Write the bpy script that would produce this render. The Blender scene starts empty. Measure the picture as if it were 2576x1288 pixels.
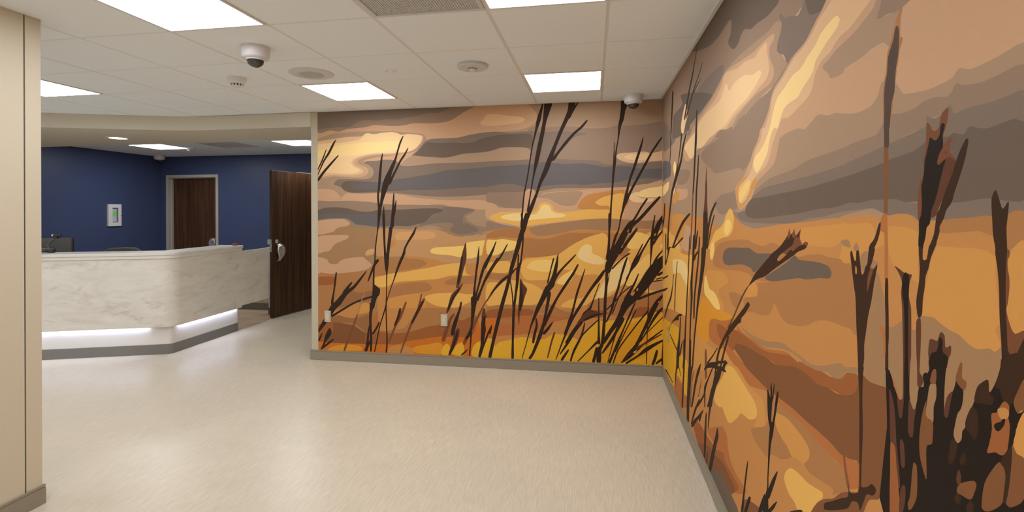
import bpy, bmesh, math, random
import numpy as np
from mathutils import Vector, Matrix
from mathutils.geometry import delaunay_2d_cdt

# ------------------------------------------------------------------ scene, camera, light, exposure
sc = bpy.context.scene
COL = sc.collection
CAM_Z = 1.552
YAW, ROLL, FPX, HORIZON = 0.1626, -0.0038, 1249.0, 525.3
cam_d = bpy.data.cameras.new('camera')
cam = bpy.data.objects.new('camera', cam_d)
COL.objects.link(cam)
cam_d.sensor_width = 36.0
cam_d.lens = 36.0 * FPX / 2576.0
cam_d.shift_y = -(644.0 - HORIZON) / 2576.0
cam_d.clip_start = 0.05
_f = Vector((-math.sin(YAW), math.cos(YAW), 0))
_r = Vector((math.cos(YAW), math.sin(YAW), 0))
_u = Vector((0, 0, 1))
_r2 = _r * math.cos(ROLL) + _u * math.sin(ROLL)
_u2 = -_r * math.sin(ROLL) + _u * math.cos(ROLL)
M = Matrix((_r2, _u2, -_f)).transposed().to_4x4()
M.translation = (0, 0, CAM_Z)
cam.matrix_world = M
sc.camera = cam

world = bpy.data.worlds.new('world')
sc.world = world
world.use_nodes = True
world.node_tree.nodes['Background'].inputs[0].default_value = (0.9, 0.95, 1, 1)
world.node_tree.nodes['Background'].inputs[1].default_value = 0.02
PANEL_LIGHT = 13.9            # radiance of the ceiling light panels
PANEL_TINT = (0.915, 0.97, 1.055)
sc.view_settings.view_transform = 'Standard'
sc.view_settings.look = 'None'
sc.view_settings.gamma = 1.0
sc.view_settings.use_curve_mapping = False
sc.view_settings.exposure = 0.0
try:
    sc.cycles.use_denoising = True
    sc.cycles.max_bounces = 6
    sc.cycles.diffuse_bounces = 5
    sc.cycles.glossy_bounces = 2
    sc.cycles.use_adaptive_sampling = True
    sc.cycles.adaptive_threshold = 0.1
    sc.cycles.adaptive_min_samples = 16
    sc.cycles.sample_clamp_indirect = 6.0
    sc.cycles.caustics_reflective = False
    sc.cycles.caustics_refractive = False
except Exception:
    pass

# ------------------------------------------------------------------ main measures (metres)
H = 2.5625                    # ceiling height
XR = 0.63                     # right wall
YB = 4.745                    # back wall
XL = -2.887                   # face of the near left wall
YN = 0.9                      # the near left wall is a short piece, the lobby opens behind the viewer
YL = 2.193                    # its free end
XO, YO = -8.13, 8.25          # blue walls
YREAR = -5.2
T = 0.6096                    # ceiling module
GX, GY = 0.0791, 2.466        # a crossing of the ceiling grid
SOF = 2.412                   # underside of the soffit
YS = 5.61                     # rear edge of the soffit
XM = -2.814                   # left edge of the mural
BB = 0.10                     # baseboard height
rnd = random.Random(7)

# ------------------------------------------------------------------ materials
MATS = {}
def lin(c):
    c = c / 255.0
    return c / 12.92 if c <= 0.04045 else ((c + 0.055) / 1.055) ** 2.4
def rgb(r, g, b, k=1.0):
    return (lin(r) * k, lin(g) * k, lin(b) * k, 1)
def mat(name, col, rough=0.6, metal=0.0, spec=0.5, emit=None, estr=0.0):
    m = bpy.data.materials.new(name)
    m.use_nodes = True
    b = m.node_tree.nodes['Principled BSDF']
    b.inputs['Base Color'].default_value = col
    b.inputs['Roughness'].default_value = rough
    b.inputs['Metallic'].default_value = metal
    b.inputs['Specular IOR Level'].default_value = spec
    if emit:
        b.inputs['Emission Color'].default_value = (*emit, 1)
        b.inputs['Emission Strength'].default_value = estr
    MATS[name] = m
    return m
def nodes(m):
    nt = m.node_tree
    return nt, nt.nodes['Principled BSDF']
def noise(nt, scale, detail=3.0, rough=0.55, vec=None, dist=0.0):
    n = nt.nodes.new('ShaderNodeTexNoise')
    n.inputs['Scale'].default_value = scale
    n.inputs['Detail'].default_value = detail
    n.inputs['Roughness'].default_value = rough
    n.inputs['Distortion'].default_value = dist
    if vec is not None:
        nt.links.new(vec, n.inputs['Vector'])
    return n
def coords(nt, scale=(1, 1, 1), kind='Object', rot=(0, 0, 0)):
    tc = nt.nodes.new('ShaderNodeTexCoord')
    mp = nt.nodes.new('ShaderNodeMapping')
    mp.inputs['Scale'].default_value = scale
    mp.inputs['Rotation'].default_value = rot
    nt.links.new(tc.outputs[kind], mp.inputs['Vector'])
    return mp.outputs['Vector']
def ramp(nt, fac, stops):
    r = nt.nodes.new('ShaderNodeValToRGB')
    el = r.color_ramp.elements
    while len(el) < len(stops):
        el.new(0.5)
    for e, (p, c) in zip(el, stops):
        e.position = p
        e.color = c
    nt.links.new(fac, r.inputs['Fac'])
    return r.outputs['Color']
def mixc(nt, fac, a, b, mode='MIX'):
    n = nt.nodes.new('ShaderNodeMix')
    n.data_type = 'RGBA'
    n.blend_type = mode
    for s, v in ((n.inputs[0], fac), (n.inputs[6], a), (n.inputs[7], b)):
        if hasattr(v, 'links'):
            nt.links.new(v, s)
        else:
            s.default_value = v
    return n.outputs[2]
def bump(nt, b, height, strength, dist=0.002):
    n = nt.nodes.new('ShaderNodeBump')
    n.inputs['Strength'].default_value = strength
    n.inputs['Distance'].default_value = dist
    nt.links.new(height, n.inputs['Height'])
    nt.links.new(n.outputs['Normal'], b.inputs['Normal'])

def paint(name, col, rough=0.55, peel=0.25):
    m = mat(name, col, rough, spec=0.35)
    if peel >= 0.3:                                    # rolled texture, only where it shows
        nt, b = nodes(m)
        n = noise(nt, 260, 2, vec=coords(nt))
        bump(nt, b, n.outputs['Fac'], peel, 0.001)
    return m
paint('wall_beige', rgb(190, 179, 157), 0.6)
paint('soffit_beige', rgb(208, 200, 184), 0.6)
paint('wall_white', rgb(232, 229, 222), 0.6)  # unseen rear and lobby walls, white for more bounce light
paint('wall_blue', rgb(64, 75, 108), 0.42, 0.3)
paint('panel_beige', rgb(203, 190, 167), 0.42, 0.1)
paint('trim_grey', rgb(144, 134, 116), 0.5, 0.1)
mat('reveal_dark', rgb(70, 66, 58), 0.6)
mat('white_metal', rgb(225, 224, 221), 0.4)
mat('white_plastic', rgb(222, 220, 218), 0.38)
mat('cam_white', rgb(214, 211, 212), 0.35)
mat('cream_plastic', rgb(222, 223, 221), 0.45)
mat('ivory', rgb(214, 198, 150), 0.4)
mat('slot_dark', rgb(60, 56, 52), 0.6)
mat('vent_back', rgb(178, 178, 178), 0.7)
mat('ring_grey', rgb(150, 148, 146), 0.5)
mat('grille_grey', rgb(208, 211, 212), 0.55)
mat('steel', rgb(214, 210, 204), 0.3, 0.75)
mat('brushed', rgb(205, 203, 198), 0.38, 0.85)
mat('smoked_dome', rgb(46, 45, 45), 0.08, 0.0, 0.8)
mat('lens_dark', rgb(18, 18, 20), 0.15)
mat('black_plastic', rgb(44, 42, 40), 0.45)
mat('dark_grey', rgb(74, 71, 68), 0.5)
mat('cable_grey', rgb(120, 120, 122), 0.5)
mat('red_plastic', rgb(206, 52, 62), 0.4)
mat('green_screen', rgb(60, 150, 40), 0.4, emit=(0.09, 0.42, 0.05), estr=0.6)
mat('keypad_grey', rgb(176, 186, 200), 0.5)
mat('frame_paint', rgb(176, 171, 160), 0.4)
mat('solid_white', rgb(226, 221, 214), 0.3)
mat('desk_base', rgb(120, 116, 110), 0.5)
mat('light_panel', rgb(250, 250, 248), 0.6, emit=PANEL_TINT, estr=PANEL_LIGHT)
mat('office_panel', rgb(250, 250, 250), 0.6, emit=(0.93, 0.97, 1.0), estr=PANEL_LIGHT * 1.65)
mat('led', rgb(245, 248, 255), 0.5, emit=(0.60, 0.68, 1.0), estr=36.0)
mat('downlight_glow', rgb(255, 240, 215), 0.5, emit=(1.0, 0.86, 0.66), estr=9.0)

m = mat('ceiling_tile', rgb(240, 241, 243), 0.9, spec=0.15)
nt, b = nodes(m)
v = coords(nt)
n1 = noise(nt, 420, 3, 0.6, v)
nt.links.new(ramp(nt, n1.outputs['Fac'], [(0.3, rgb(230, 238, 247)), (0.7, rgb(238, 246, 254))]), b.inputs['Base Color'])
mat('ceiling_tee', rgb(222, 222, 222), 0.5)

# sheet flooring with fine streaks running along the room
m = mat('floor_sheet', rgb(200, 186, 165), 0.33, spec=0.42)
nt, b = nodes(m)
v1 = coords(nt, (240, 9, 1))
v2 = coords(nt, (95, 8, 1))
v3 = coords(nt, (1.2, 1.2, 1))
a1 = noise(nt, 1, 3, 0.6, v1)
a2 = noise(nt, 1, 3, 0.6, v2)
a3 = noise(nt, 1, 2, 0.5, v3)
c1 = ramp(nt, a1.outputs['Fac'], [(0.25, rgb(184, 170, 147)), (0.5, rgb(205, 192, 170)), (0.78, rgb(224, 213, 193))])
c2 = ramp(nt, a2.outputs['Fac'], [(0.3, rgb(192, 178, 157)), (0.7, rgb(218, 206, 186))])
cm = mixc(nt, 0.3, c1, c2)
c3 = ramp(nt, a3.outputs['Fac'], [(0.3, (0.95, 0.95, 0.95, 1)), (0.7, (1.04, 1.03, 1.02, 1))])
nt.links.new(mixc(nt, 1.0, cm, c3, 'MULTIPLY'), b.inputs['Base Color'])

m = mat('floor_plank', rgb(160, 136, 112), 0.45, spec=0.4)
nt, b = nodes(m)
v = coords(nt, (3, 40, 1))
n1 = noise(nt, 1, 4, 0.6, v)
vb = coords(nt, (1, 1, 1))
br = nt.nodes.new('ShaderNodeTexBrick')
br.inputs['Scale'].default_value = 1.0
br.inputs['Brick Width'].default_value = 1.2
br.inputs['Row Height'].default_value = 0.15
br.inputs['Mortar Size'].default_value = 0.002
br.inputs['Color1'].default_value = rgb(200, 174, 146)
br.inputs['Color2'].default_value = rgb(182, 158, 134)
br.inputs['Mortar'].default_value = rgb(140, 120, 100)
nt.links.new(vb, br.inputs['Vector'])
g1 = ramp(nt, n1.outputs['Fac'], [(0.3, (0.82, 0.82, 0.82, 1)), (0.7, (1.1, 1.08, 1.05, 1))])
nt.links.new(mixc(nt, 1.0, br.outputs['Color'], g1, 'MULTIPLY'), b.inputs['Base Color'])

# white solid surface with grey veins
m = mat('veined_white', rgb(206, 198, 188), 0.33, spec=0.45)
nt, b = nodes(m)
v = coords(nt, (2.2, 2.2, 6.5), rot=(0.0, 0.22, 0.0))
w = noise(nt, 1.3, 5, 0.62, v, 1.2)
base = ramp(nt, w.outputs['Fac'], [(0.30, rgb(214, 206, 195)), (0.5, rgb(226, 220, 209)), (0.7, rgb(233, 228, 219))])
v2 = coords(nt, (3.2, 3.2, 8.5), rot=(0.1, 0.45, 0.2))
w2 = noise(nt, 1.15, 5, 0.66, v2, 0.9)
vein = ramp(nt, w2.outputs['Fac'], [(0.57, (0, 0, 0, 1)), (0.84, (1, 1, 1, 1))])
sep = nt.nodes.new('ShaderNodeSeparateColor')
nt.links.new(vein, sep.inputs[0])
mul = nt.nodes.new('ShaderNodeMath')
mul.operation = 'MULTIPLY'
mul.inputs[1].default_value = 0.85
nt.links.new(sep.outputs[0], mul.inputs[0])
nt.links.new(mixc(nt, mul.outputs[0], base, rgb(160, 153, 146)), b.inputs['Base Color'])

# dark walnut veneer
m = mat('walnut', rgb(86, 52, 32), 0.42, spec=0.35)
nt, b = nodes(m)
v = coords(nt, (26, 26, 0.9))
w = noise(nt, 1.0, 5, 0.65, v, 0.6)
v2 = coords(nt, (140, 140, 3))
w2 = noise(nt, 1.0, 3, 0.6, v2)
cA = ramp(nt, w.outputs['Fac'], [(0.28, rgb(46, 28, 18)), (0.5, rgb(72, 46, 29)), (0.74, rgb(102, 69, 45))])
cB = ramp(nt, w2.outputs['Fac'], [(0.3, (0.82, 0.8, 0.78, 1)), (0.7, (1.1, 1.1, 1.1, 1))])
nt.links.new(mixc(nt, 1.0, cA, cB, 'MULTIPLY'), b.inputs['Base Color'])

# printed wall covering: the ink colour is stored per printed shape
INK_GAIN = 0.91
m = mat('mural_print', (0.5, 0.5, 0.5, 1), 0.68, spec=0.14)
nt, b = nodes(m)
at = nt.nodes.new('ShaderNodeAttribute')
at.attribute_name = 'ink'
nt.links.new(at.outputs['Color'], b.inputs['Base Color'])
n1 = noise(nt, 210, 2, 0.6, coords(nt))
bump(nt, b, n1.outputs['Fac'], 0.32, 0.0012)

# ------------------------------------------------------------------ mesh helpers
class MB:
    def __init__(s):
        s.bm = bmesh.new()
    def box(s, x0, x1, y0, y1, z0, z1):
        vs = [s.bm.verts.new(p) for p in ((x0, y0, z0), (x1, y0, z0), (x1, y1, z0), (x0, y1, z0), (x0, y0, z1), (x1, y0, z1), (x1, y1, z1), (x0, y1, z1))]
        for f in ((3, 2, 1, 0), (4, 5, 6, 7), (0, 1, 5, 4), (1, 2, 6, 5), (2, 3, 7, 6), (3, 0, 4, 7)):
            s.bm.faces.new([vs[i] for i in f])
        return s
    def prism(s, pts, z0, z1):
        lo = [s.bm.verts.new((p[0], p[1], z0)) for p in pts]
        hi = [s.bm.verts.new((p[0], p[1], z1)) for p in pts]
        n = len(pts)
        s.bm.faces.new(lo[::-1])
        s.bm.faces.new(hi)
        for i in range(n):
            s.bm.faces.new((lo[i], lo[(i + 1) % n], hi[(i + 1) % n], hi[i]))
        return s
    def band(s, outer, inner, z0, z1):
        """closed strip between two polylines of equal length (works for bent strips)"""
        n = len(outer)
        g = [[s.bm.verts.new((p[0], p[1], z)) for p in pl] for pl, z in ((outer, z0), (inner, z0), (outer, z1), (inner, z1))]
        for i in range(n - 1):
            s.bm.faces.new((g[0][i], g[0][i + 1], g[2][i + 1], g[2][i]))
            s.bm.faces.new((g[1][i + 1], g[1][i], g[3][i], g[3][i + 1]))
            s.bm.faces.new((g[2][i], g[2][i + 1], g[3][i + 1], g[3][i]))
            s.bm.faces.new((g[0][i + 1], g[0][i], g[1][i], g[1][i + 1]))
        s.bm.faces.new((g[0][0], g[2][0], g[3][0], g[1][0]))
        s.bm.faces.new((g[0][-1], g[1][-1], g[3][-1], g[2][-1]))
        return s
    def lathe(s, prof, c=(0, 0, 0), seg=32, ring=False):
        """profile of (radius, z), first and last closed"""
        rings = []
        for r, z in prof:
            if r < 1e-6:
                rings.append([s.bm.verts.new((c[0], c[1], c[2] + z))])
            else:
                rings.append([s.bm.verts.new((c[0] + r * math.cos(2 * math.pi * k / seg), c[1] + r * math.sin(2 * math.pi * k / seg), c[2] + z)) for k in range(seg)])
        for a, b_ in (list(zip(rings, rings[1:])) + ([(rings[-1], rings[0])] if ring else [])):
            for k in range(seg):
                k2 = (k + 1) % seg
                q = [a[k % len(a)], a[k2 % len(a)], b_[k2 % len(b_)], b_[k % len(b_)]]
                u = []
                for w_ in q:
                    if w_ not in u:
                        u.append(w_)
                if len(u) > 2:
                    s.bm.faces.new(u)
        for rg in (() if ring else (rings[0], rings[-1])):
            if len(rg) > 2:
                s.bm.faces.new(rg)
        return s
    def tube(s, pts, r, seg=8):
        pts = [Vector(p) for p in pts]
        rings = []
        for i, p in enumerate(pts):
            t = (pts[min(i + 1, len(pts) - 1)] - pts[max(i - 1, 0)]).normalized()
            a = t.orthogonal() if i == 0 else (a - t * a.dot(t))
            a.normalize()
            c_ = t.cross(a)
            rr = r[i] if isinstance(r, (list, tuple)) else r
            rings.append([s.bm.verts.new(p + (a * math.cos(2 * math.pi * k / seg) + c_ * math.sin(2 * math.pi * k / seg)) * rr) for k in range(seg)])
        for A, B in zip(rings, rings[1:]):
            for k in range(seg):
                s.bm.faces.new((A[k], A[(k + 1) % seg], B[(k + 1) % seg], B[k]))
        s.bm.faces.new(rings[0][::-1])
        s.bm.faces.new(rings[-1])
        return s
    def mesh(s, name):
        bmesh.ops.recalc_face_normals(s.bm, faces=s.bm.faces)
        me = bpy.data.meshes.new(name)
        s.bm.to_mesh(me)
        s.bm.free()
        return me
    def build(s, name, material, parent=None, loc=None, rz=0.0, smooth=False, bev=0.0):
        me = s.mesh(name)
        return link(name, me, material, parent, loc, rz, smooth, bev)

def link(name, me, material, parent=None, loc=None, rz=0.0, smooth=False, bev=0.0):
    o = bpy.data.objects.new(name, me)
    COL.objects.link(o)
    if material and not me.materials:
        me.materials.append(MATS[material])
    if loc is not None:
        o.location = loc
    o.rotation_euler.z = rz
    if parent is not None:
        o.parent = parent
    if smooth:
        for p in me.polygons:
            p.use_smooth = True
        md = o.modifiers.new('edge', 'EDGE_SPLIT')
        md.split_angle = math.radians(38)
    if bev:
        md = o.modifiers.new('bevel', 'BEVEL')
        md.width = bev
        md.segments = 2
        md.limit_method = 'ANGLE'
        md.angle_limit = math.radians(40)
    return o
def tag(o, label, cat, group=None, kind=None):
    o['label'] = label
    o['category'] = cat
    if group:
        o['group'] = group
    if kind:
        o['kind'] = kind
    return o
def thing(name, label, cat, loc=(0, 0, 0), rz=0.0, group=None, kind=None):
    o = bpy.data.objects.new(name, None)
    o.empty_display_size = 0.1
    COL.objects.link(o)
    o.location = loc
    o.rotation_euler.z = rz
    return tag(o, label, cat, group, kind)

# ------------------------------------------------------------------ plan of the desk and soffit front
DL = Vector((-0.9432, -0.3322))          # along the desk front, to the left
DN = Vector((0.3322, -0.9432))           # out of the desk front
DC = Vector((-4.515, 4.705))             # corner of the plinth
def fillet(corner, d_in, d_out, r, n=10):
    """arc tangent to two rays leaving `corner` along d_in and d_out"""
    half = math.acos(max(-1, min(1, d_in.dot(d_out)))) / 2
    t = r / math.tan(half)
    bis = (d_in + d_out).normalized()
    cen = corner + bis * (r / math.sin(half))
    p0, p1 = corner + d_in * t, corner + d_out * t
    a0 = math.atan2(p0.y - cen.y, p0.x - cen.x)
    a1 = math.atan2(p1.y - cen.y, p1.x - cen.x)
    while a1 - a0 > math.pi: a1 -= 2 * math.pi
    while a1 - a0 < -math.pi: a1 += 2 * math.pi
    return [Vector((cen.x + r * math.cos(a0 + (a1 - a0) * k / n), cen.y + r * math.sin(a0 + (a1 - a0) * k / n))) for k in range(n + 1)]
DESK_LEFT = 2.75
DESK_END = 5.72
def desk_path(off, r, end=DESK_END, left=DESK_LEFT, n=10):
    x = DC.x + off
    p = DC + DN * off
    t = (p.x - x) / -DL.x
    corner = Vector((x, p.y + DL.y * t))
    arc = fillet(corner, DL, Vector((0, 1)), max(r, 0.005), n)
    return [DC + DN * off + DL * left] + arc + [Vector((x, end))]
def soffit_front(n=14):
    corner = Vector((-4.33, YB))
    arc = fillet(corner, Vector((1, 0)), Vector((-0.939, -0.344)), 1.6, n)
    k = (XO - corner.x) / -0.939
    return [Vector((-2.892, YB))] + arc + [Vector((XO, corner.y - 0.344 * k))]

# ------------------------------------------------------------------ structure
def struct(o, label, cat):
    return tag(o, label, cat, kind='structure')
struct(MB().box(XO - 0.1, XR + 0.1, YREAR - 0.1, YO + 0.2, -0.1, 0.0).build('floor', 'floor_sheet'),
       'pale beige sheet floor with fine streaks across the lobby', 'floor')
p_in = desk_path(-0.01, 0.02)
poly = [(p.x, p.y) for p in p_in] + [(-4.515, 7.4), (-3.0, 7.4), (-3.0, YO), (XO, YO), (XO, 3.9)]
struct(MB().prism(poly, 0.0, 0.002).build('floor_office', 'floor_plank'),
       'brown wood plank floor behind the reception desk', 'floor')

wall_back = MB().box(-2.89, XR + 0.1, YB, YB + 0.2, 0, H).build('wall_back', 'wall_beige', bev=0.003)
struct(wall_back, 'partition wall carrying the sunset mural, beige at its free left end', 'wall')
wall_right = MB().box(XR, XR + 0.1, YREAR, YB, 0, H).build('wall_right', 'wall_beige')
struct(wall_right, 'long right wall covered by the large reed mural', 'wall')
struct(MB().box(XO - 0.1, XR + 0.1, YREAR - 0.1, YREAR, 0, H).build('wall_rear', 'wall_white'),
       'plain white wall closing the room behind the viewer', 'wall')
struct(MB().box(XO - 0.1, XO, YREAR, 4.6, 0, H).build('wall_lobby', 'wall_white'),
       'plain white lobby wall far off to the left', 'wall')
struct(MB().box(XO - 0.1, XO, 4.6, YO, 0, H).build('wall_office_left', 'wall_blue'),
       'dark blue wall with the white control panel behind the desk', 'wall')
# blue back wall with its door opening
mb = MB()
mb.box(XO - 0.1, -7.955, YO, YO + 0.14, 0, H)
mb.box(-6.945, -2.6, YO, YO + 0.14, 0, H)
mb.box(-7.955, -6.945, YO, YO + 0.14, 2.165, H)
struct(mb.build('wall_office_back', 'wall_blue'), 'dark blue wall around the closed wooden door', 'wall')
struct(MB().box(-2.72, -2.6, YB + 0.2, YO, 0, H).build('wall_corridor_side', 'wall_beige'), 'beige corridor wall hidden behind the mural partition', 'wall')
mb = MB()
mb.box(-4.31, -3.38, 7.33, 7.45, 2.14, H)
mb.box(-3.38, -2.72, 7.33, 7.45, 0, H)
mb.box(-4.36, -4.31, 7.33, 7.45, 0, H)
struct(mb.build('wall_corridor_end', 'wall_beige'), 'beige wall piece with the opening of the standing open door', 'wall')

# near left wall with corner strip and reveal
wall_left = MB().box(XL - 0.16, XL - 0.006, YN, YL - 0.004, 0, H).build('wall_left', 'reveal_dark')
struct(wall_left, 'near beige panelled wall at the left edge with a thin vertical joint', 'wall')
MB().box(XL - 0.006, XL, YN, 2.112, 0, H).build('wall_panel', 'panel_beige', wall_left, bev=0.0015)
MB().box(XL - 0.16, XL, 2.1185, YL, 0, H).build('corner_strip', 'panel_beige', wall_left, bev=0.0015)

# soffit over the desk
sf = soffit_front()
outer = [(p.x, p.y) for p in sf]
poly = outer + [(XO, YS), (-2.892, YS)]
sof = MB().prism(poly, SOF, H).build('ceiling_soffit', 'soffit_beige')
struct(sof, 'lowered beige bulkhead with a bent front over the reception desk', 'ceiling')

# ceiling: slab, tiles and tees
ceiling = MB().box(XO - 0.1, XR + 0.1, YREAR - 0.1, YO + 0.2, H + 0.03, H + 0.15).build('ceiling', 'ceiling_tile')
struct(ceiling, 'white suspended ceiling of square tiles in a thin metal grid', 'ceiling')
tile_cache = {}
def ceiling_tile(x0, x1, y0, y1):
    g = 0.0065
    a, d = round(x1 - x0, 4), round(y1 - y0, 4)
    if a < 0.03 or d < 0.03:
        return
    if (a, d) not in tile_cache:
        mb = MB()
        w, h = a - 2 * g, d - 2 * g
        e = 0.004
        lo = [(-w / 2 + e, -h / 2 + e), (w / 2 - e, -h / 2 + e), (w / 2 - e, h / 2 - e), (-w / 2 + e, h / 2 - e)]
        hi = [(-w / 2, -h / 2), (w / 2, -h / 2), (w / 2, h / 2), (-w / 2, h / 2)]
        V = [[mb.bm.verts.new((p[0], p[1], z)) for p in L] for L, z in ((lo, 0.0), (hi, 0.004), (hi, 0.016))]
        mb.bm.faces.new(V[0][::-1]); mb.bm.faces.new(V[2])
        for A, B in zip(V, V[1:]):
            for k in range(4):
                mb.bm.faces.new((A[k], A[(k + 1) % 4], B[(k + 1) % 4], B[k]))
        tile_cache[(a, d)] = mb.mesh('ceiling_tile')
    link('ceiling_tile', tile_cache[(a, d)], 'ceiling_tile', ceiling, ((x0 + x1) / 2, (y0 + y1) / 2, H))
def tee(x0, x1, y0, y1):
    MB().box(x0, x1, y0, y1, H + 0.0022, H + 0.03).build('ceiling_tee', 'ceiling_tee', ceiling)
TW = 0.007
LIGHTS = [(4, 0), (1, 0), (4, 3), (1, 3), (8, 2), (4, -3), (4, -6), (1, -6), (2, -3), (8, -1), (12, 2), (12, -1), (8, -4), (12, -4), (8, -7), (12, -7), (4, -9), (1, -9), (8, -10)]   # (column, row) of the light panels; most unseen ones added to brighten the room
DIFFS = [(2, 0)]
def cell(cx_, ry):                                     # column n spans from line n+1 to line n
    return GX - cx_ * T, GX - (cx_ - 1) * T, GY + (ry - 1) * T, GY + ry * T
taken = set(LIGHTS) | set(DIFFS)
xs = [XR] + [GX - k * T for k in range(0, 14)] + [XO]
ys = [YREAR] + [GY + k * T for k in range(-12, 4)] + [YB]
for i in range(len(xs) - 1):
    for j in range(len(ys) - 1):
        x0, x1, y0, y1 = xs[i + 1], xs[i], ys[j], ys[j + 1]
        col_, row_ = i, j - 12
        if (col_, row_) in taken:
            continue
        if x1 <= XL - 0.2 and y1 < 0.5:
            continue                                   # far side of the near wall, out of sight
        if y1 < -0.5:
            continue
        ceiling_tile(x0, x1, y0, y1)
for k in range(0, 14):
    x = GX - k * T
    tee(x - TW, x + TW, YREAR, YB)
for j in range(-12, 4):
    y = GY + j * T
    for a in range(0, 15):                             # cross tees between the long ones
        x1 = XR if a == 0 else GX - (a - 1) * T - TW
        x0 = max(GX - a * T + TW, XO)
        if y > 0.4 and x1 - x0 > 0.02:
            tee(x0, x1, y - TW, y + TW)
# office ceiling grid
OX0, OY0 = -7.12, 6.60
oxs = [XO] + [OX0 + k * T for k in range(-1, 8)]
oys = [YS, OY0 - T] + [OY0 + k * T for k in range(0, 3)] + [YO]
O_LIGHT = [(1, 0), (5, 0)]
O_DIFF = [(3, 0)]
oxs = [XO] + [OX0 + k * T for k in range(-1, 8)]
def ocell(c, r):
    return OX0 + (c - 1) * T, OX0 + c * T, OY0 + r * T, OY0 + (r + 1) * T
otaken = [ocell(*q) for q in O_LIGHT + O_DIFF]
for i in range(len(oxs) - 1):
    for j in range(len(oys) - 1):
        x0, x1, y0, y1 = oxs[i], oxs[i + 1], oys[j], oys[j + 1]
        if any(abs(q[0] - x0) < 0.01 and abs(q[2] - y0) < 0.01 for q in otaken):
            continue
        ceiling_tile(x0, x1, y0, y1)
for x in oxs[1:-1]:
    tee(x - TW, x + TW, YS, YO)
for y in oys[1:-1]:
    tee(XO, oxs[-1], y - TW, y + TW)
# wall angles where ceiling meets walls
def wall_angle(n, x0, x1, y0, y1, lab):
    struct(MB().box(x0, x1, y0, y1, H - 0.004, H + 0.002).build(n, 'ceiling_tee'), lab, 'trim')
wall_angle('trim_1', XM, XR - 0.02, YB - 0.022, YB - 0.003, 'thin pale metal angle where ceiling meets the back mural')
wall_angle('trim_2', XR - 0.022, XR - 0.003, YREAR, YB - 0.003, 'thin pale metal angle where ceiling meets the right mural')

# baseboards
def baseboard(n, pts, lab, side):
    """pts: polyline along the wall foot, side: outward offset sign"""
    P = [Vector(p) for p in pts]
    def off(d):
        out = []
        for i, p in enumerate(P):
            ds = []
            if i > 0: ds.append((P[i] - P[i - 1]).normalized())
            if i < len(P) - 1: ds.append((P[i + 1] - P[i]).normalized())
            ns = [Vector((-q.y, q.x)) * side for q in ds]
            nn = sum(ns, Vector((0, 0)))
            nn = nn / max(0.3, nn.dot(ns[0]))
            out.append(p + nn * d)
        return out
    z0 = 0.002
    mb = MB()
    mb.band(off(0.010), P, z0, BB - 0.016)
    mb.band(off(0.0065), P, BB - 0.016, BB - 0.011)
    mb.band(off(0.009), P, BB - 0.011, BB)
    struct(mb.build(n, 'trim_grey'), lab, 'baseboard')
baseboard('baseboard_back', [(-2.89, YB + 0.2), (-2.89, YB), (XR - 0.011, YB)], 'grey-brown baseboard along the foot of the back mural', -1)
baseboard('baseboard_right', [(XR, YB - 0.0), (XR, YREAR)], 'grey-brown baseboard along the foot of the right mural', -1)
baseboard('baseboard_left', [(XL, YN), (XL, YL), (XL - 0.16, YL)], 'brown baseboard wrapping the near left wall end', -1)
baseboard('baseboard_office', [(-6.89, YO), (-2.72, YO)], 'grey baseboard under the blue office wall', -1)
baseboard('baseboard_office_left', [(XO, 4.7), (XO, YO)], 'grey baseboard under the blue side wall', -1)

# ------------------------------------------------------------------ printed murals
INK = {'a': (250, 214, 145), 'b': (242, 203, 150), 'c': (224, 182, 137), 'd': (204, 161, 124), 'e': (174, 143, 114), 'f': (153, 127, 105), 'g': (133, 114, 99), 'h': (112, 96, 82), 'i': (108, 101, 99), 'j': (246, 204, 116), 'k': (234, 180, 92), 'l': (212, 150, 78), 'm': (200, 139, 78), 'n': (178, 123, 74), 'N': (156, 107, 68), 'o': (184, 113, 61), 'p': (160, 96, 52), 'q': (134, 86, 52), 'r': (232, 176, 50), 'R': (224, 160, 40), 's': (222, 150, 48), 't': (205, 115, 40), 'u': (243, 212, 144), 'v': (168, 128, 90), 'y': (198, 150, 102), 'z': (216, 162, 108), 'x': (86, 68, 56), 'X': (62, 40, 24), 'W': (54, 39, 28), 'K': (36, 26, 18), 'B': (98, 60, 42), 'C': (124, 76, 48)}
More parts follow.
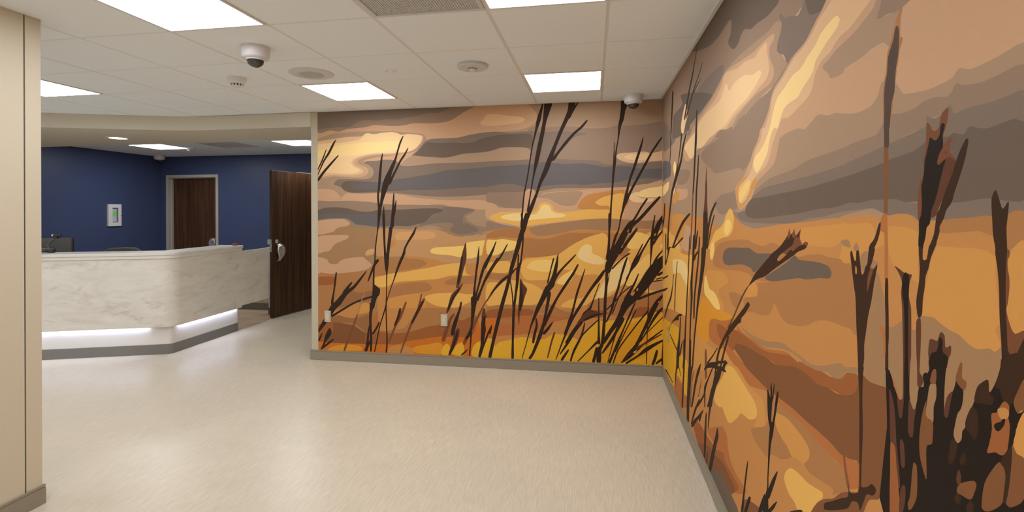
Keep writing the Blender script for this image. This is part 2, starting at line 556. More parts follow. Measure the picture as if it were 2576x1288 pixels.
MURAL_BACK = """e -2822,1900 677,1850 675,1365 -2825,1355
f -2819,2610 -2820,2353 -2676,2367 -2577,2350 -2490,2374 -2392,2381 -2284,2388 -2198,2408 -2112,2401 -1985,2391 -1880,2394 -1775,2412 -1609,2405 -1466,2411 -1374,2434 -1313,2468 -1242,2513 -1142,2558 -1142,2587
g -2819,2610 -2820,2389 -2720,2389 -2577,2397 -2468,2392 -2391,2432 -2326,2458 -2240,2459 -2155,2451 -2048,2461 -1943,2453 -1858,2470 -1733,2486 -1619,2506 -1516,2508 -1435,2534 -1363,2576
e -631,2587 -573,2513 -533,2459 -537,2402 -583,2354 -680,2320 -807,2307 -944,2299 -1063,2295 -1063,2234 -710,2225 -421,2284 679,2280 680,2573
f -613,2318 -459,2328 -326,2336 -185,2329 -82,2314 11,2307 121,2308 222,2329 322,2322 466,2328 679,2326 677,1914 -633,1936
g -1792,2089 -1745,2128 -1703,2182 -1662,2225 -1600,2249 -1466,2253 -1314,2256 -1203,2279 -1063,2298 -924,2303 -807,2290 -680,2296 -574,2298 -497,2286 -326,2289 -176,2277 -54,2259 -138,2240 -195,2216 -251,2170 -303,2101 -341,2035 -270,2022 -139,2012 28,2004 101,1970 220,1963 365,1961 500,1972 678,1969 677,1767 -1006,1748 -1006,1748 -1777,2034
h -1766,2094 -1714,2142 -1662,2201 -1620,2219 -1528,2207 -1365,2208 -1264,2201 -1163,2208 -1083,2240 -925,2268 -826,2274 -709,2273 -593,2270 -574,2202 -594,2141 -749,2149 -925,2144 -925,2139 -1004,2116 -1124,2105 -1264,2098 -1365,2076 -1467,2063 -1569,2075 -1652,2077
e -1913,1989 -1850,2056 -1776,2086 -1652,2074 -1467,2058 -1365,2071 -1264,2093 -1124,2100 -1004,2112 -925,2131 -876,2147 -749,2149 -633,2139 -594,2107 -585,2069 -599,2026 -710,2022 -906,2020 -1005,2015 -1064,2013 -1204,2008 -1365,2007 -1570,2005 -1725,1994
g -2307,2024 -2264,2042 -2178,2044 -2092,2053 -1965,2043 -1902,1989 -1725,1992 -1570,2003 -1365,2005 -1164,2007 -926,2016 -906,2018 -710,2022 -594,2026 -460,2004 -327,2006 -139,1993 28,1990 138,1960 677,1950 677,1767 320,1771 137,1778 -140,1758 -328,1751 -461,1728 -615,1715 -927,1704 -1065,1690 -1266,1677 -1469,1674 -1622,1680 -1778,1696 -1924,1712 -2094,1724 -2308,1716 -2438,1722 -2514,1743 -2547,1774 -2601,1795 -2634,1816 -2590,1858 -2492,1865 -2329,1858 -2243,1867 -2205,1902 -2200,1942 -2242,1993
h -2552,1784 -2541,1820 -2492,1843 -2329,1837 -2179,1827 -2030,1841 -1882,1857 -1778,1756 -2094,1734 -2308,1726 -2438,1724 -2514,1743
e -2822,1875 -2634,1865 -2437,1862 -2307,1863 -2232,1892 -2200,1927 -2215,1972 -2264,2008 -2307,2024 -2296,2050 -2199,2073 -2029,2089 -1881,2111 -1776,2124 -1714,2162 -1662,2221 -1641,2250 -1672,2300 -2198,2345 -2821,2281
d -2822,1900 -2634,1893 -2415,1879 -2307,1888 -2259,1923 -2258,1953 -2285,1984 -2350,2005 -2371,2026 -2361,2056 -2285,2085 -2156,2102 -2007,2104 -1881,2116 -1776,2144 -1714,2192 -1672,2251 -1682,2290 -2821,2260
c -2822,1926 -2634,1908 -2415,1900 -2329,1919 -2312,1944 -2339,1969 -2393,1996 -2415,2026 -2393,2062 -2306,2095 -2177,2113 -2028,2112 -1881,2121 -1797,2139 -1734,2183 -1693,2241 -1682,2281 -1776,2303 -2821,2250
b -2821,2209 -2710,2235 -2567,2233 -2436,2250 -2349,2266 -2311,2303 -2273,2327 -2198,2315 -2091,2327 -2006,2330 -1943,2318 -1891,2294 -1838,2307 -1765,2298 -1698,2286 -1684,2261 -1703,2212 -1755,2158 -1818,2130 -1923,2127 -2028,2120 -2199,2118 -2306,2103 -2404,2077 -2442,2032 -2420,1991 -2366,1965 -2350,1946 -2383,1926 -2481,1918 -2634,1926 -2755,1935 -2822,1983
a -2821,2163 -2710,2176 -2633,2194 -2556,2213 -2414,2224 -2263,2236 -2156,2233 -2070,2243 -1986,2239 -1914,2232 -1923,2187 -1944,2158 -2028,2145 -2135,2132 -2242,2124 -2382,2107 -2491,2099 -2578,2096 -2677,2113 -2744,2104 -2822,2086
c -1093,2396 -1063,2421 -1048,2448 -1023,2471 -924,2474 -806,2454 -689,2440 -649,2415 -661,2396 -709,2379 -806,2372 -924,2361 -1053,2366
i -2432,1778 -2416,1803 -2340,1812 -2200,1823 -2030,1839 -1777,1875 -1570,1907 -1468,1930 -1366,1940 -1164,1949 -926,1970 -808,1969 -720,1980 -595,1978 -498,1998 -365,1988 -271,1977 -102,1979 9,1962 120,1942 229,1949 338,1938 464,1917 677,1914 677,1831 464,1830 320,1818 211,1796 46,1789 -66,1776 -234,1783 -461,1771 -557,1739 -595,1729 -653,1759 -731,1784 -809,1794 -907,1790 -1006,1772 -1065,1768 -1265,1760 -1468,1748 -1622,1742 -1778,1744 -1988,1753 -2157,1755 -2308,1756 -2394,1757
d -2834,1759 -2690,1760 -2624,1744 -2580,1703 -2558,1677 -2580,1659 -2690,1655 -2834,1656
d -2492,1717 -2308,1711 -2158,1714 -2030,1708 -1925,1702 -1778,1671 -1623,1655 -1469,1642 -1266,1638 -1125,1642 -1006,1622 -937,1592 -918,1554 -1126,1547 -1266,1570 -1418,1580 -1571,1591 -1778,1597 -1988,1600 -2158,1611 -2416,1641 -2635,1632 -2835,1641 -2835,1654 -2558,1657 -2536,1692
f -2835,1635 -2690,1637 -2525,1639 -2395,1635 -2244,1629 -2158,1614 -1988,1598 -1778,1595 -1571,1588 -1418,1577 -1266,1565 -1146,1543 -1206,1496 -1368,1457 -1572,1457 -2158,1508 -2835,1509
f -1884,1368 -1738,1368 -1624,1386 -1541,1383 -1480,1354 -1419,1320 -1328,1293 -1227,1287 -1127,1299 -1047,1331 -1025,1360 -1047,1377 -1126,1389 -1176,1413 -1206,1438 -1206,1418 -1266,1506 -1469,1595 -1778,1557
f -2636,1335 -2559,1356 -2494,1381 -2439,1368 -2288,1355 -2095,1349 -1884,1360 -1779,1368 -1884,1438 -2417,1458 -2526,1437
v -2824,1437 -2526,1437 -2461,1376 -2159,1362 -1884,1358 -1470,1349 -1227,1276 -918,1351 -713,1399 -717,247 -2829,162
g -1479,1571 -1367,1570 -1266,1563 -1146,1543 -1226,1511 -1261,1487 -1267,1438 -1257,1398 -1252,1423 -1166,1384 -1112,1355 -1127,1331 -1207,1311 -1297,1305 -1368,1320 -1399,1339 -1383,1369 -1366,1398 -1398,1418 -1490,1416 -1593,1406 -1665,1393 -1717,1383 -1696,1418 -1623,1477 -1531,1507
h -2158,1546 -1946,1548 -1778,1555 -1623,1560 -1530,1558 -1477,1544 -1490,1524 -1556,1505 -1603,1479 -1634,1443 -1680,1416 -1748,1400 -1821,1382 -1968,1385 -2106,1379 -2288,1389 -2385,1399 -2428,1425 -2472,1453 -2548,1460 -2691,1460 -2835,1448 -2835,1538 -2790,1553 -2724,1571 -2613,1575 -2493,1565 -2395,1541 -2309,1529 -2223,1530
i -2835,1494 -2691,1511 -2570,1509 -2417,1500 -2287,1503 -2159,1498 -2105,1483 -2106,1379 -2288,1389 -2385,1399 -2423,1422 -2461,1453 -2548,1462 -2691,1462 -2835,1448
d -2835,1422 -2791,1437 -2713,1448 -2603,1453 -2526,1450 -2472,1427 -2459,1405 -2483,1385 -2570,1371 -2614,1351 -2636,1327 -2836,1293
d -2836,1247 -2780,1281 -2637,1289 -2505,1290 -2470,1280 -2489,1254 -2549,1228 -2615,1202 -2648,1171 -2681,1130 -2748,1114 -2837,1100
y -2159,1347 -1989,1352 -1779,1348 -1593,1354 -1480,1334 -1368,1290 -1227,1276 -1067,1297 -918,1351 -810,1341 -713,1322 -714,1207 -1574,1042 -1885,1078 -2160,1075 -2181,1196
z -1970,1282 -1958,1312 -1884,1326 -1759,1328 -1624,1331 -1557,1314 -1542,1288 -1583,1260 -1697,1249 -1821,1248 -1926,1240 -1963,1252
z -2294,1096 -2278,1129 -2235,1150 -2198,1150 -2203,1103 -2235,1089 -2273,1082
d -2837,1048 -2715,1038 -2693,1002 -2649,989 -2594,998 -2566,1024 -2495,1051 -2321,1068 -2289,1043 -2246,1013 -2225,983 -2279,942 -2398,915 -2583,896 -2727,884 -2838,869
n -2838,871 -2638,883 -2583,894 -2398,913 -2268,940 -2182,964 -2161,793 -2205,489 -2238,286 -2840,264
p -2838,849 -2638,859 -2622,819 -2633,783 -2838,774
N -2585,539 -2530,622 -2442,716 -2377,702 -2290,714 -2215,726 -2194,641 -2334,607 -2442,584
m -2673,485 -2585,519 -2486,552 -2366,606 -2367,525 -2389,453 -2487,445 -2574,466
l -2378,484 -2356,566 -2312,599 -2259,596 -2246,569 -2259,508 -2324,491
N -2662,445 -2574,463 -2487,442 -2378,443 -2248,478 -2228,297 -2292,300 -2346,343 -2422,386 -2530,393 -2662,388
o -2205,479 -2098,543 -1940,537 -1835,501 -1888,339 -2046,304 -2163,299 -2206,338
q -2684,383 -2585,391 -2498,379 -2422,369 -2378,342 -2324,309 -2281,293 -2163,309 -2164,188 -2422,178 -2641,179 -2841,177 -2840,285 -2840,346
p -2840,357 -2773,369 -2657,385 -2652,292 -2696,239 -2752,175 -2841,171
p -2281,295 -2163,309 -2036,304 -1930,310 -1836,323 -1731,350 -1628,383 -1494,405 -1412,415 -1351,457 -1250,479 -1070,534 -931,567 -951,566 -951,431 -1171,306 -1494,284 -1680,255 -1836,227 -1962,189 -2282,179
m -2182,893 -2012,916 -1885,958 -1739,1020 -1481,1024 -1288,1036 -920,1041 -714,1044 -716,631 -1070,592 -1534,569 -1730,544 -1825,421 -1940,347 -2057,343 -2142,330 -2162,591 -2161,773
n -2012,1035 -1938,1048 -1843,1059 -1739,1055 -1677,1036 -1644,1010 -1667,987 -1718,966 -1844,944 -1938,926 -1991,905 -2055,883 -2161,878 -2193,933 -2203,994 -2160,1065 -2096,1076 -2054,1054
m -2022,1162 -2027,1227 -1990,1237 -1956,1212 -1985,1177
m -1885,1103 -1822,1094 -1677,1071 -1522,1048 -1486,1029 -1502,1012 -1615,972 -1667,962 -1635,1002 -1672,1039 -1739,1058 -1843,1061
y -1880,1098 -1822,1177 -1676,1200 -1470,1216 -1318,1230 -1227,1232 -1067,1263 -919,1273 -762,1265 -733,1111 -920,1031 -1268,1017 -1481,1024 -1522,1048 -1677,1071
k -2204,852 -2097,883 -1991,909 -1886,918 -1739,949 -1625,967 -1512,994 -1369,1016 -1288,1019 -1248,1007 -1228,910 -1068,923 -920,1031 -822,956 -920,915 -1068,913 -1208,899 -1370,896 -1441,882 -1523,860 -1626,849 -1781,836 -1907,826 -2012,804 -2055,773 -2140,763 -2193,792
j -1606,1136 -1573,1166 -1491,1176 -1348,1183 -1257,1193 -1227,1221 -1127,1238 -1008,1249 -929,1254 -870,1259 -782,1245 -728,1231 -743,1164 -811,1144 -870,1131 -929,1104 -959,1099 -1008,1113 -1078,1102 -1128,1082 -1208,1065 -1288,1075 -1420,1098 -1522,1102 -1584,1113
n -2034,755 -1970,787 -1886,807 -1761,821 -1657,823 -1610,804 -1588,763 -1626,735 -1730,717 -1845,700 -1950,677 -2034,663 -2050,695
n -1462,822 -1431,847 -1370,868 -1299,884 -1208,896 -1088,908 -1009,904 -1019,836 -1129,824 -1249,812 -1370,801 -1431,803
l -2056,634 -1939,677 -1782,701 -1699,705 -1657,665 -1647,605 -1720,564 -1887,564 -2035,555
k -1663,674 -1595,706 -1472,719 -1350,726 -1209,715 -1069,733 -921,746 -813,763 -813,648 -921,625 -1070,621 -1169,646 -1270,604 -1351,579 -1473,581 -1575,602 -1637,635
n -1741,541 -1658,566 -1534,569 -1412,568 -1270,584 -1170,582 -1070,600 -921,596 -921,543 -1030,525 -1130,512 -1210,490 -1260,460 -1311,456 -1331,418 -1494,403 -1628,383 -1731,350 -1836,319 -1930,308 -2046,302 -2057,331 -1940,347 -1846,411
m -2067,323 -2110,331 -2131,371 -2110,412 -2035,419 -1961,417 -1908,498 -1824,541 -1783,502 -1825,421 -1888,359 -1972,341
t -2841,177 -2696,179 -2422,181 -2282,182 -2100,186 -1962,192 -1836,230 -1680,257 -1494,289 -1372,281 -1171,321 -1130,444 -1050,476 -922,490 -951,489 -952,334 -914,45 -1578,14 -2841,58
s -2708,113 -2641,147 -2499,170 -2368,160 -2323,136 -2347,112 -2708,97
m -2058,117 -2036,158 -1931,188 -1826,172 -1784,144 -1784,104 -2058,107
s -1794,158 -1742,186 -1628,205 -1505,225 -1464,118 -1732,111 -1784,134
r -1495,112 -1480,177 -1444,219 -1408,199 -1408,111
r -1383,117 -1373,171 -1322,224 -1271,234 -1267,112
r -1181,111 -1171,199 -1121,250 -1011,274 -922,306 -952,286 -953,82 -1072,96
f -1026,1705 -907,1713 -712,1714 -649,1706 -654,1562 -732,1561 -829,1561 -908,1581 -957,1605 -1006,1615 -1026,1622
d -653,1706 -615,1744 -567,1734 -548,1696 -577,1610 -635,1553 -664,1562
d -557,1638 -461,1704 -272,1717 -140,1725 -47,1733 137,1746 319,1753 410,1770 499,1779 677,1795 675,1365 -578,1361 -713,1372 -908,1409 -1027,1457 -1026,1554 -810,1558 -673,1558
e -538,1662 -423,1702 -272,1712 -140,1720 -98,1701 -122,1654 -148,1615 -169,1587 -216,1577 -310,1587 -367,1616 -423,1647
m -141,1551 -113,1635 -47,1682 45,1700 174,1717 301,1721 337,1642 264,1521 146,1522
k 17,1606 45,1634 100,1662 174,1680 269,1693 292,1642 264,1456 150,1456 146,1570 63,1578
k -1002,1467 -967,1496 -888,1520 -761,1524 -683,1524 -567,1522 -531,1557 -521,1588 -481,1614 -433,1609 -386,1580 -374,1542 -310,1523 -235,1523 -141,1532 -48,1546 45,1541 150,1538 150,1461 -2,1452 -141,1447 -273,1436 -386,1417 -501,1407 -616,1388 -713,1388 -810,1409 -928,1430
u -888,1467 -859,1491 -771,1505 -674,1510 -596,1495 -539,1505 -508,1543 -490,1581 -452,1590 -414,1576 -393,1533 -348,1509 -291,1504 -261,1490 -291,1471 -424,1461 -597,1445 -713,1433 -810,1442
c 207,2041 257,2069 357,2072 465,2079 518,2066 589,2071 678,2092 678,2005 518,1985 392,1972 302,1983 239,2008
b 284,2034 339,2058 411,2052 465,2060 500,2066 511,2018 464,2000 356,2001 307,2011
a 405,1676 427,1710 499,1737 588,1750 659,1768 690,1799 690,1731 668,1685 606,1658 517,1654 436,1657
b 324,1656 355,1688 409,1706 409,1664 463,1641 552,1645 534,1617 445,1606 364,1614
m -1027,1336 -908,1358 -810,1363 -713,1370 -597,1380 -578,1313 -530,1285 -425,1293 -330,1313 -179,1346 -49,1351 136,1343 300,1352 551,1355 666,1355 663,302 -1031,234
f -1027,1438 -908,1409 -810,1389 -730,1378 -810,1365 -908,1358 -1007,1339 -1027,1331
n -1027,1302 -928,1349 -810,1359 -703,1361 -704,1270 -860,1278 -1027,1265
v -611,1352 -587,1376 -462,1400 -329,1419 -197,1433 -48,1452 136,1458 318,1447 462,1438 667,1438 666,1355 408,1364 300,1354 136,1344 -49,1353 -179,1348 -330,1314 -425,1295 -530,1287 -578,1313
n -665,1265 -520,1261 -406,1271 -235,1320 -49,1320 136,1321 318,1317 498,1309 497,1180 226,1103 117,1307 -49,1288 -142,1235 -236,1178 -312,1116 -521,1089 -666,1073
j -1027,1244 -948,1249 -870,1259 -782,1245 -728,1231 -743,1164 -811,1144 -870,1131 -929,1104 -959,1099 -1028,1113
v -929,1089 -870,1129 -782,1144 -761,1111 -792,1062 -910,1043
k -1028,1020 -910,1041 -812,1043 -797,995 -822,936 -910,928 -989,938 -1029,952
n -1029,914 -910,925 -822,917 -801,869 -871,858 -1029,875
l -685,1054 -521,1085 -387,1105 -331,1115 135,1046 133,701 -51,649 -332,594 -523,617 -687,632
k -685,1044 -521,1083 -387,1103 -331,1115 -236,1183 -142,1240 -2,1297 117,1312 144,1139 88,933 -4,932 -143,920 -218,966 -331,964 -388,887 -522,865 -666,882
k -1029,816 -910,838 -734,861 -541,808 -465,733 -542,636 -764,625 -911,611 -1030,617
j -637,987 -598,1036 -521,1061 -426,1062 -340,1049 -388,972 -426,948 -522,951 -598,967
u -152,1108 -124,1174 -77,1212 -21,1203 -17,1147 -3,1124 52,1101 100,1064 89,1031 24,1024 -68,1043 -124,1071
j -350,840 -312,898 -246,946 -180,971 -200,890 -256,831
k -313,623 -238,682 -97,714 -51,762 5,819 61,895 116,934 171,1028 281,1104 498,1327 666,1310 664,797 406,791 262,843 179,748 41,689 -51,649 -182,608 -248,611
j 308,1187 336,1252 390,1327 462,1318 520,1281 497,1217 380,1174
u 604,1199 631,1227 666,1246 666,1172 622,1186
u 23,698 32,745 60,802 116,896 171,991 262,1048 299,1095 339,1012 298,890 225,805 134,757 51,697
j 298,844 353,975 461,1097 515,1125 514,1033 460,940 388,855 334,826
y 496,857 665,879 664,811 505,793
n -1030,593 -862,622 -716,621 -571,621 -427,641 -351,612 -276,575 -210,564 -210,539 -295,517 -428,542 -523,548 -1030,525
n -51,649 23,698 134,719 316,752 496,765 664,769 664,577 -52,555
p -1030,554 -911,582 -765,586 -619,586 -569,568 -590,527 -765,512 -912,488 -1030,480
p -61,569 41,595 133,575 69,531 -52,522
p 351,577 405,632 495,636 584,611 664,595 664,577 495,561 360,533
o -1030,480 -912,488 -765,512 -590,527 -428,542 -295,517 -210,522 -211,361 -428,372 -620,346 -912,316 -1031,302
n -912,461 -814,489 -716,482 -765,447 -902,437
t -1040,476 -981,478 -946,470 -947,339 -1041,316
m -952,276 -814,310 -688,334 -572,348 -505,303 -447,372 -390,459 -314,486 -210,494 -145,364 -71,320 -239,266 -717,247 -952,237
r -1031,273 -982,284 -952,218 -913,253 -815,279 -688,315 -572,300 -467,304 -381,355 -277,350 -183,325 -141,308 -71,404 22,482 133,500 315,515 405,532 664,577 662,73 -1032,79
R 77,279 132,393 315,474 495,498 494,203 223,99 39,90
W -2806,1965 -2759,2051 -2712,2169 -2720,2172 -2773,2057 -2816,1969
W -2807,1914 -2736,2049 -2678,2128 -2634,2210 -2609,2263 -2617,2267 -2654,2220 -2699,2140 -2752,2057 -2815,1917
W -2802,1848 -2734,1933 -2669,2003 -2626,2050 -2578,2105 -2585,2111 -2641,2062 -2687,2018 -2755,1948 -2820,1860
W -2107,2117 -2123,2062 -2144,1912 -2153,1781 -2163,1700 -2160,1607 -2155,1558 -2159,1479 -2162,1378 -2171,1307 -2188,1166 -2198,1014 -2209,934 -2214,792 -2220,692 -2238,592 -2254,489 -2253,387 -2246,225 -2247,110 -2227,110 -2220,227 -2227,388 -2222,488 -2204,588 -2194,690 -2195,792 -2192,933 -2183,1014 -2175,1165 -2158,1306 -2145,1376 -2127,1477 -2119,1559 -2135,1610 -2142,1699 -2130,1779 -2116,1909 -2104,2060 -2099,2115
W -1887,2288 -1921,2230 -1947,2150 -1976,2062 -2003,2015 -2039,1947 -2081,1869 -2108,1787 -2125,1683 -2134,1601 -2150,1531 -2125,1526 -2107,1596 -2084,1674 -2047,1771 -2021,1849 -1998,1931 -1970,2002 -1954,2055 -1930,2145 -1903,2224 -1879,2284
W -1835,2167 -1879,2101 -1922,2042 -1965,1963 -2009,1884 -2049,1816 -2021,1802 -1986,1873 -1945,1953 -1904,2032 -1862,2091 -1828,2163
W -2094,1583 -2108,1478 -2104,1377 -2101,1296 -2094,1166 -2089,1044 -2083,974 -2070,895 -2071,735 -2078,543 -2074,393 -2070,212 -2078,107 -2063,107 -2055,213 -2061,394 -2065,544 -2060,735 -2056,895 -2047,977 -2061,1047 -2073,1167 -2077,1297 -2076,1378 -2081,1478 -2088,1583
W -1989,1713 -2000,1608 -2010,1509 -2024,1380 -2034,1371 -2050,1249 -2064,1128 -2078,1027 -2078,936 -2052,935 -2040,1025 -2032,1125 -2014,1245 -1997,1364 -1986,1375 -1978,1507 -1977,1607 -1980,1713
W -1963,1643 -1983,1559 -1999,1479 -1978,1476 -1962,1556 -1956,1642
W -1751,1379 -1790,1314 -1841,1233 -1879,1162 -1893,1113 -1930,1033 -1964,940 -1987,859 -2027,747 -2066,636 -2084,565 -2115,464 -2148,362 -2181,209 -2201,107 -2191,106 -2168,207 -2136,359 -2103,461 -2070,562 -2056,633 -2019,744 -1975,855 -1944,934 -1903,1023 -1866,1104 -1859,1155 -1823,1223 -1768,1303 -1745,1377
W -2281,929 -2341,866 -2431,768 -2525,710 -2609,620 -2677,555 -2730,456 -2790,358 -2827,291 -2809,280 -2757,339 -2683,431 -2624,520 -2560,581 -2490,678 -2409,746 -2324,854 -2276,925
W -2445,810 -2485,773 -2543,702 -2516,685 -2464,759 -2434,801
X -2617,907 -2633,825 -2648,702 -2670,610 -2664,547 -2648,547 -2642,608 -2630,700 -2611,823 -2604,905
W -2216,675 -2315,646 -2425,603 -2557,528 -2667,461 -2657,445 -2546,511 -2416,586 -2309,629 -2211,660
W -2204,787 -2151,758 -2135,743 -2140,693 -2167,657 -2183,611 -2205,540 -2226,590 -2215,691
W -2166,1047 -2203,1000 -2245,896 -2270,823 -2260,819 -2227,889 -2178,988 -2144,1032
v -2273,817 -2317,690 -2350,588 -2384,486 -2372,483 -2340,585 -2307,687 -2264,815
C -2389,481 -2430,373 -2486,240 -2536,107 -2516,102 -2467,234 -2413,369 -2377,477
W -2687,333 -2665,281 -2696,228 -2729,186 -2757,123 -2791,104 -2757,175 -2735,258
W -2648,223 -2703,185 -2784,118 -2775,107 -2689,169 -2640,214
W -2771,278 -2799,239 -2822,197 -2804,189 -2781,231 -2765,276
X -2276,112 -2259,224 -2250,325 -2236,397 -2234,599 -2247,599 -2251,397 -2269,327 -2283,225 -2299,114
W -2151,415 -2183,354 -2224,291 -2210,283 -2164,345 -2139,410
W -2278,107 -2250,180 -2226,233 -2240,239 -2271,189 -2308,118
C -1866,624 -1898,553 -1935,485 -1973,401 -2014,309 -2051,211 -2038,206 -1994,302 -1950,392 -1903,471 -1876,545 -1851,619
X -1930,555 -1958,461 -1989,384 -1976,378 -1932,453 -1911,551
C -1704,706 -1717,645 -1740,566 -1720,561 -1701,642 -1690,704
C -1674,666 -1725,591 -1775,489 -1815,407 -1856,304 -1897,192 -1924,112 -1912,109 -1880,187 -1836,298 -1793,398 -1749,477 -1694,577 -1658,658
X -1685,638 -1731,569 -1783,467 -1807,416 -1790,408 -1762,458 -1709,558 -1671,631
B -1246,1218 -1274,1127 -1290,1061 -1311,953 -1332,834 -1340,778 -1320,774 -1297,827 -1266,944 -1236,1051 -1232,1122 -1238,1217
W -1286,1086 -1305,969 -1328,821 -1311,819 -1283,966 -1270,1084
B -1278,819 -1333,761 -1390,702 -1417,617 -1442,530 -1427,525 -1386,607 -1351,681 -1307,742 -1270,814
W -1304,775 -1381,677 -1429,555 -1415,550 -1360,667 -1295,768
W -1295,638 -1311,578 -1333,520 -1360,462 -1381,402 -1395,311 -1365,306 -1342,393 -1322,451 -1308,513 -1290,573 -1281,636
C -1366,521 -1405,481 -1449,380 -1492,252 -1457,243 -1417,370 -1378,469 -1352,510
B -1332,374 -1368,297 -1391,207 -1422,114 -1405,107 -1354,194 -1316,284 -1307,369
W -1332,351 -1359,274 -1389,194 -1418,111 -1405,106 -1366,187 -1334,267 -1321,348
W -1110,1185 -1129,1059 -1143,952 -1158,815 -1172,688 -1146,686 -1140,813 -1123,950 -1107,1057 -1104,1184
W -940,1231 -997,1122 -1060,1015 -1092,926 -1118,817 -1152,689 -1136,686 -1099,812 -1065,919 -1036,1005 -979,1114 -933,1228
W -929,1076 -1019,939 -1060,859 -1099,761 -1143,664 -1115,653 -1079,753 -1038,850 -999,928 -910,1064
W -1187,688 -1188,591 -1190,492 -1195,375 -1203,228 -1212,110 -1200,110 -1189,227 -1175,374 -1160,491 -1141,588 -1127,686
X -927,823 -986,734 -1025,674 -1015,668 -973,726 -914,815
C -1024,674 -1055,634 -1120,518 -1182,400 -1247,302 -1274,224 -1252,216 -1215,287 -1159,389 -1100,509 -1044,629 -1015,668
W -1190,406 -1224,320 -1249,280 -1233,269 -1197,309 -1171,401
B -1066,578 -1082,523 -1080,481 -1031,491 -1042,525 -1050,578
W -1075,496 -1089,427 -1090,369 -1093,301 -1096,214 -1119,107 -1094,102 -1066,211 -1053,299 -1041,369 -1046,427 -1045,494
W -988,417 -1030,335 -1079,196 -1096,126 -1087,123 -1064,191 -1012,328 -980,414
W -1225,175 -1267,142 -1295,114 -1289,108 -1256,131 -1221,170
W -477,2568 -511,2481 -535,2406 -555,2290 -586,2147 -610,1994 -635,1841 -665,1698 -681,1553 -698,1373 -679,1372 -666,1552 -652,1695 -623,1839 -598,1992 -573,2144 -536,2285 -497,2396 -483,2473 -468,2565
W -453,2578 -467,2491 -477,2394 -497,2290 -528,2158 -556,2015 -571,1898 -592,1764 -612,1649 -635,1525 -616,1522 -599,1647 -579,1762 -552,1894 -518,2006 -487,2148 -460,2281 -441,2386 -411,2477 -387,2560
W -222,2574 -239,2485 -277,2392 -323,2288 -380,2147 -435,2026 -473,1923 -514,1816 -550,1700 -604,1579 -642,1482 -678,1377 -651,1368 -609,1470 -569,1565 -526,1691 -484,1803 -429,1904 -390,2009 -349,2133 -292,2274 -243,2375 -195,2468 -164,2556
W -146,2564 -189,2488 -226,2413 -218,2408 -179,2482 -134,2557
W -61,2389 -118,2330 -184,2276 -262,2194 -336,2099 -395,2026 -373,2008 -317,2084 -240,2175 -167,2259 -102,2314 -51,2380
W -649,1509 -689,1377 -715,1290 -745,1184 -772,1087 -801,990 -819,902 -848,786 -890,650 -919,533 -949,416 -987,249 -1019,102 -990,97 -957,243 -915,409 -885,525 -854,642 -816,778 -786,895 -764,981 -734,1077 -702,1172 -673,1278 -640,1364 -611,1500
W -694,1504 -677,1341 -683,1208 -693,1112 -704,1037 -737,979 -744,843 -756,727 -777,573 -783,437 -786,263 -790,104 -766,105 -765,264 -757,437 -752,571 -733,725 -715,841 -702,974 -685,1032 -677,1111 -667,1207 -662,1342 -677,1506
W -722,1111 -729,996 -729,919 -720,919 -715,996 -710,1111
W -804,864 -784,725 -775,562 -764,563 -773,726 -795,865
X -699,994 -748,977 -789,935 -871,879 -940,807 -1000,719 -990,712 -921,791 -852,857 -776,920 -740,966 -695,983
B -995,723 -1034,654 -1025,649 -985,718
B -703,876 -667,824 -633,777 -657,700 -682,603 -706,526 -712,429 -726,535 -708,727
W -694,843 -681,776 -672,680 -697,574 -714,564 -704,727
W -939,1240 -977,1150 -1017,1063 -1057,975 -1040,968 -999,1056 -960,1144 -934,1238
X -827,1213 -899,1095 -957,1017 -1017,918 -1056,849 -1042,841 -1001,910 -941,1006 -881,1084 -820,1209
W -988,416 -1008,333 -994,331 -978,414
W -336,1125 -364,1023 -388,929 -425,842 -462,796 -506,695 -550,596 -583,496 -608,416 -644,270 -689,110 -682,108 -635,268 -593,412 -560,487 -515,581 -463,675 -411,767 -371,818 -351,921 -336,1018 -331,1124
W -383,1079 -413,964 -443,840 -429,837 -401,961 -370,1075
X -171,1118 -224,1066 -281,1009 -340,942 -389,865 -368,852 -322,929 -267,996 -212,1054 -164,1112
W -431,755 -451,641 -468,545 -490,450 -523,356 -549,279 -594,162 -623,115 -604,103 -570,151 -519,268 -487,345 -462,444 -444,541 -423,636 -403,751
W -151,1026 -200,944 -258,859 -314,772 -361,694 -423,579 -460,492 -489,434 -463,422 -434,480 -394,566 -341,683 -293,759 -236,845 -180,932 -140,1020
W -83,983 -123,876 -163,762 -191,648 -217,553 -245,478 -268,382 -303,285 -364,110 -357,108 -289,280 -247,375 -214,470 -194,548 -173,643 -143,757 -107,871 -78,981
W -554,496 -554,426 -575,351 -587,263 -568,261 -550,346 -531,425 -541,498
W -391,471 -438,418 -485,359 -467,345 -418,403 -385,467
B -378,372 -408,280 -444,126 -433,124 -392,277 -364,368
W 263,2567 255,2482 243,2390 231,2323 225,2201 205,2090 194,1979 177,1905 170,1774 157,1597 140,1375 160,1374 172,1596 187,1772 199,1902 210,1976 218,2088 236,2199 258,2318 282,2380 299,2472 327,2550
B 192,2173 189,2090 198,2089 199,2173
W 189,2090 185,2015 179,1904 197,1903 198,2015 198,2089
W 138,1503 136,1307 126,1168 112,1075 148,1072 153,1167 154,1307 157,1503
W 455,2213 429,2133 395,2033 363,1932 328,1830 300,1718 280,1646 263,1552 243,1458 226,1356 193,1293 161,1181 131,1107 157,1097 183,1173 215,1285 238,1352 257,1455 284,1546 312,1638 321,1713 347,1824 385,1924 417,2025 447,2127 461,2212
W 638,2228 582,2159 528,2077 473,1978 419,1877 364,1776 318,1683 283,1590 300,1583 338,1674 383,1766 437,1866 492,1967 544,2068 597,2149 643,2224
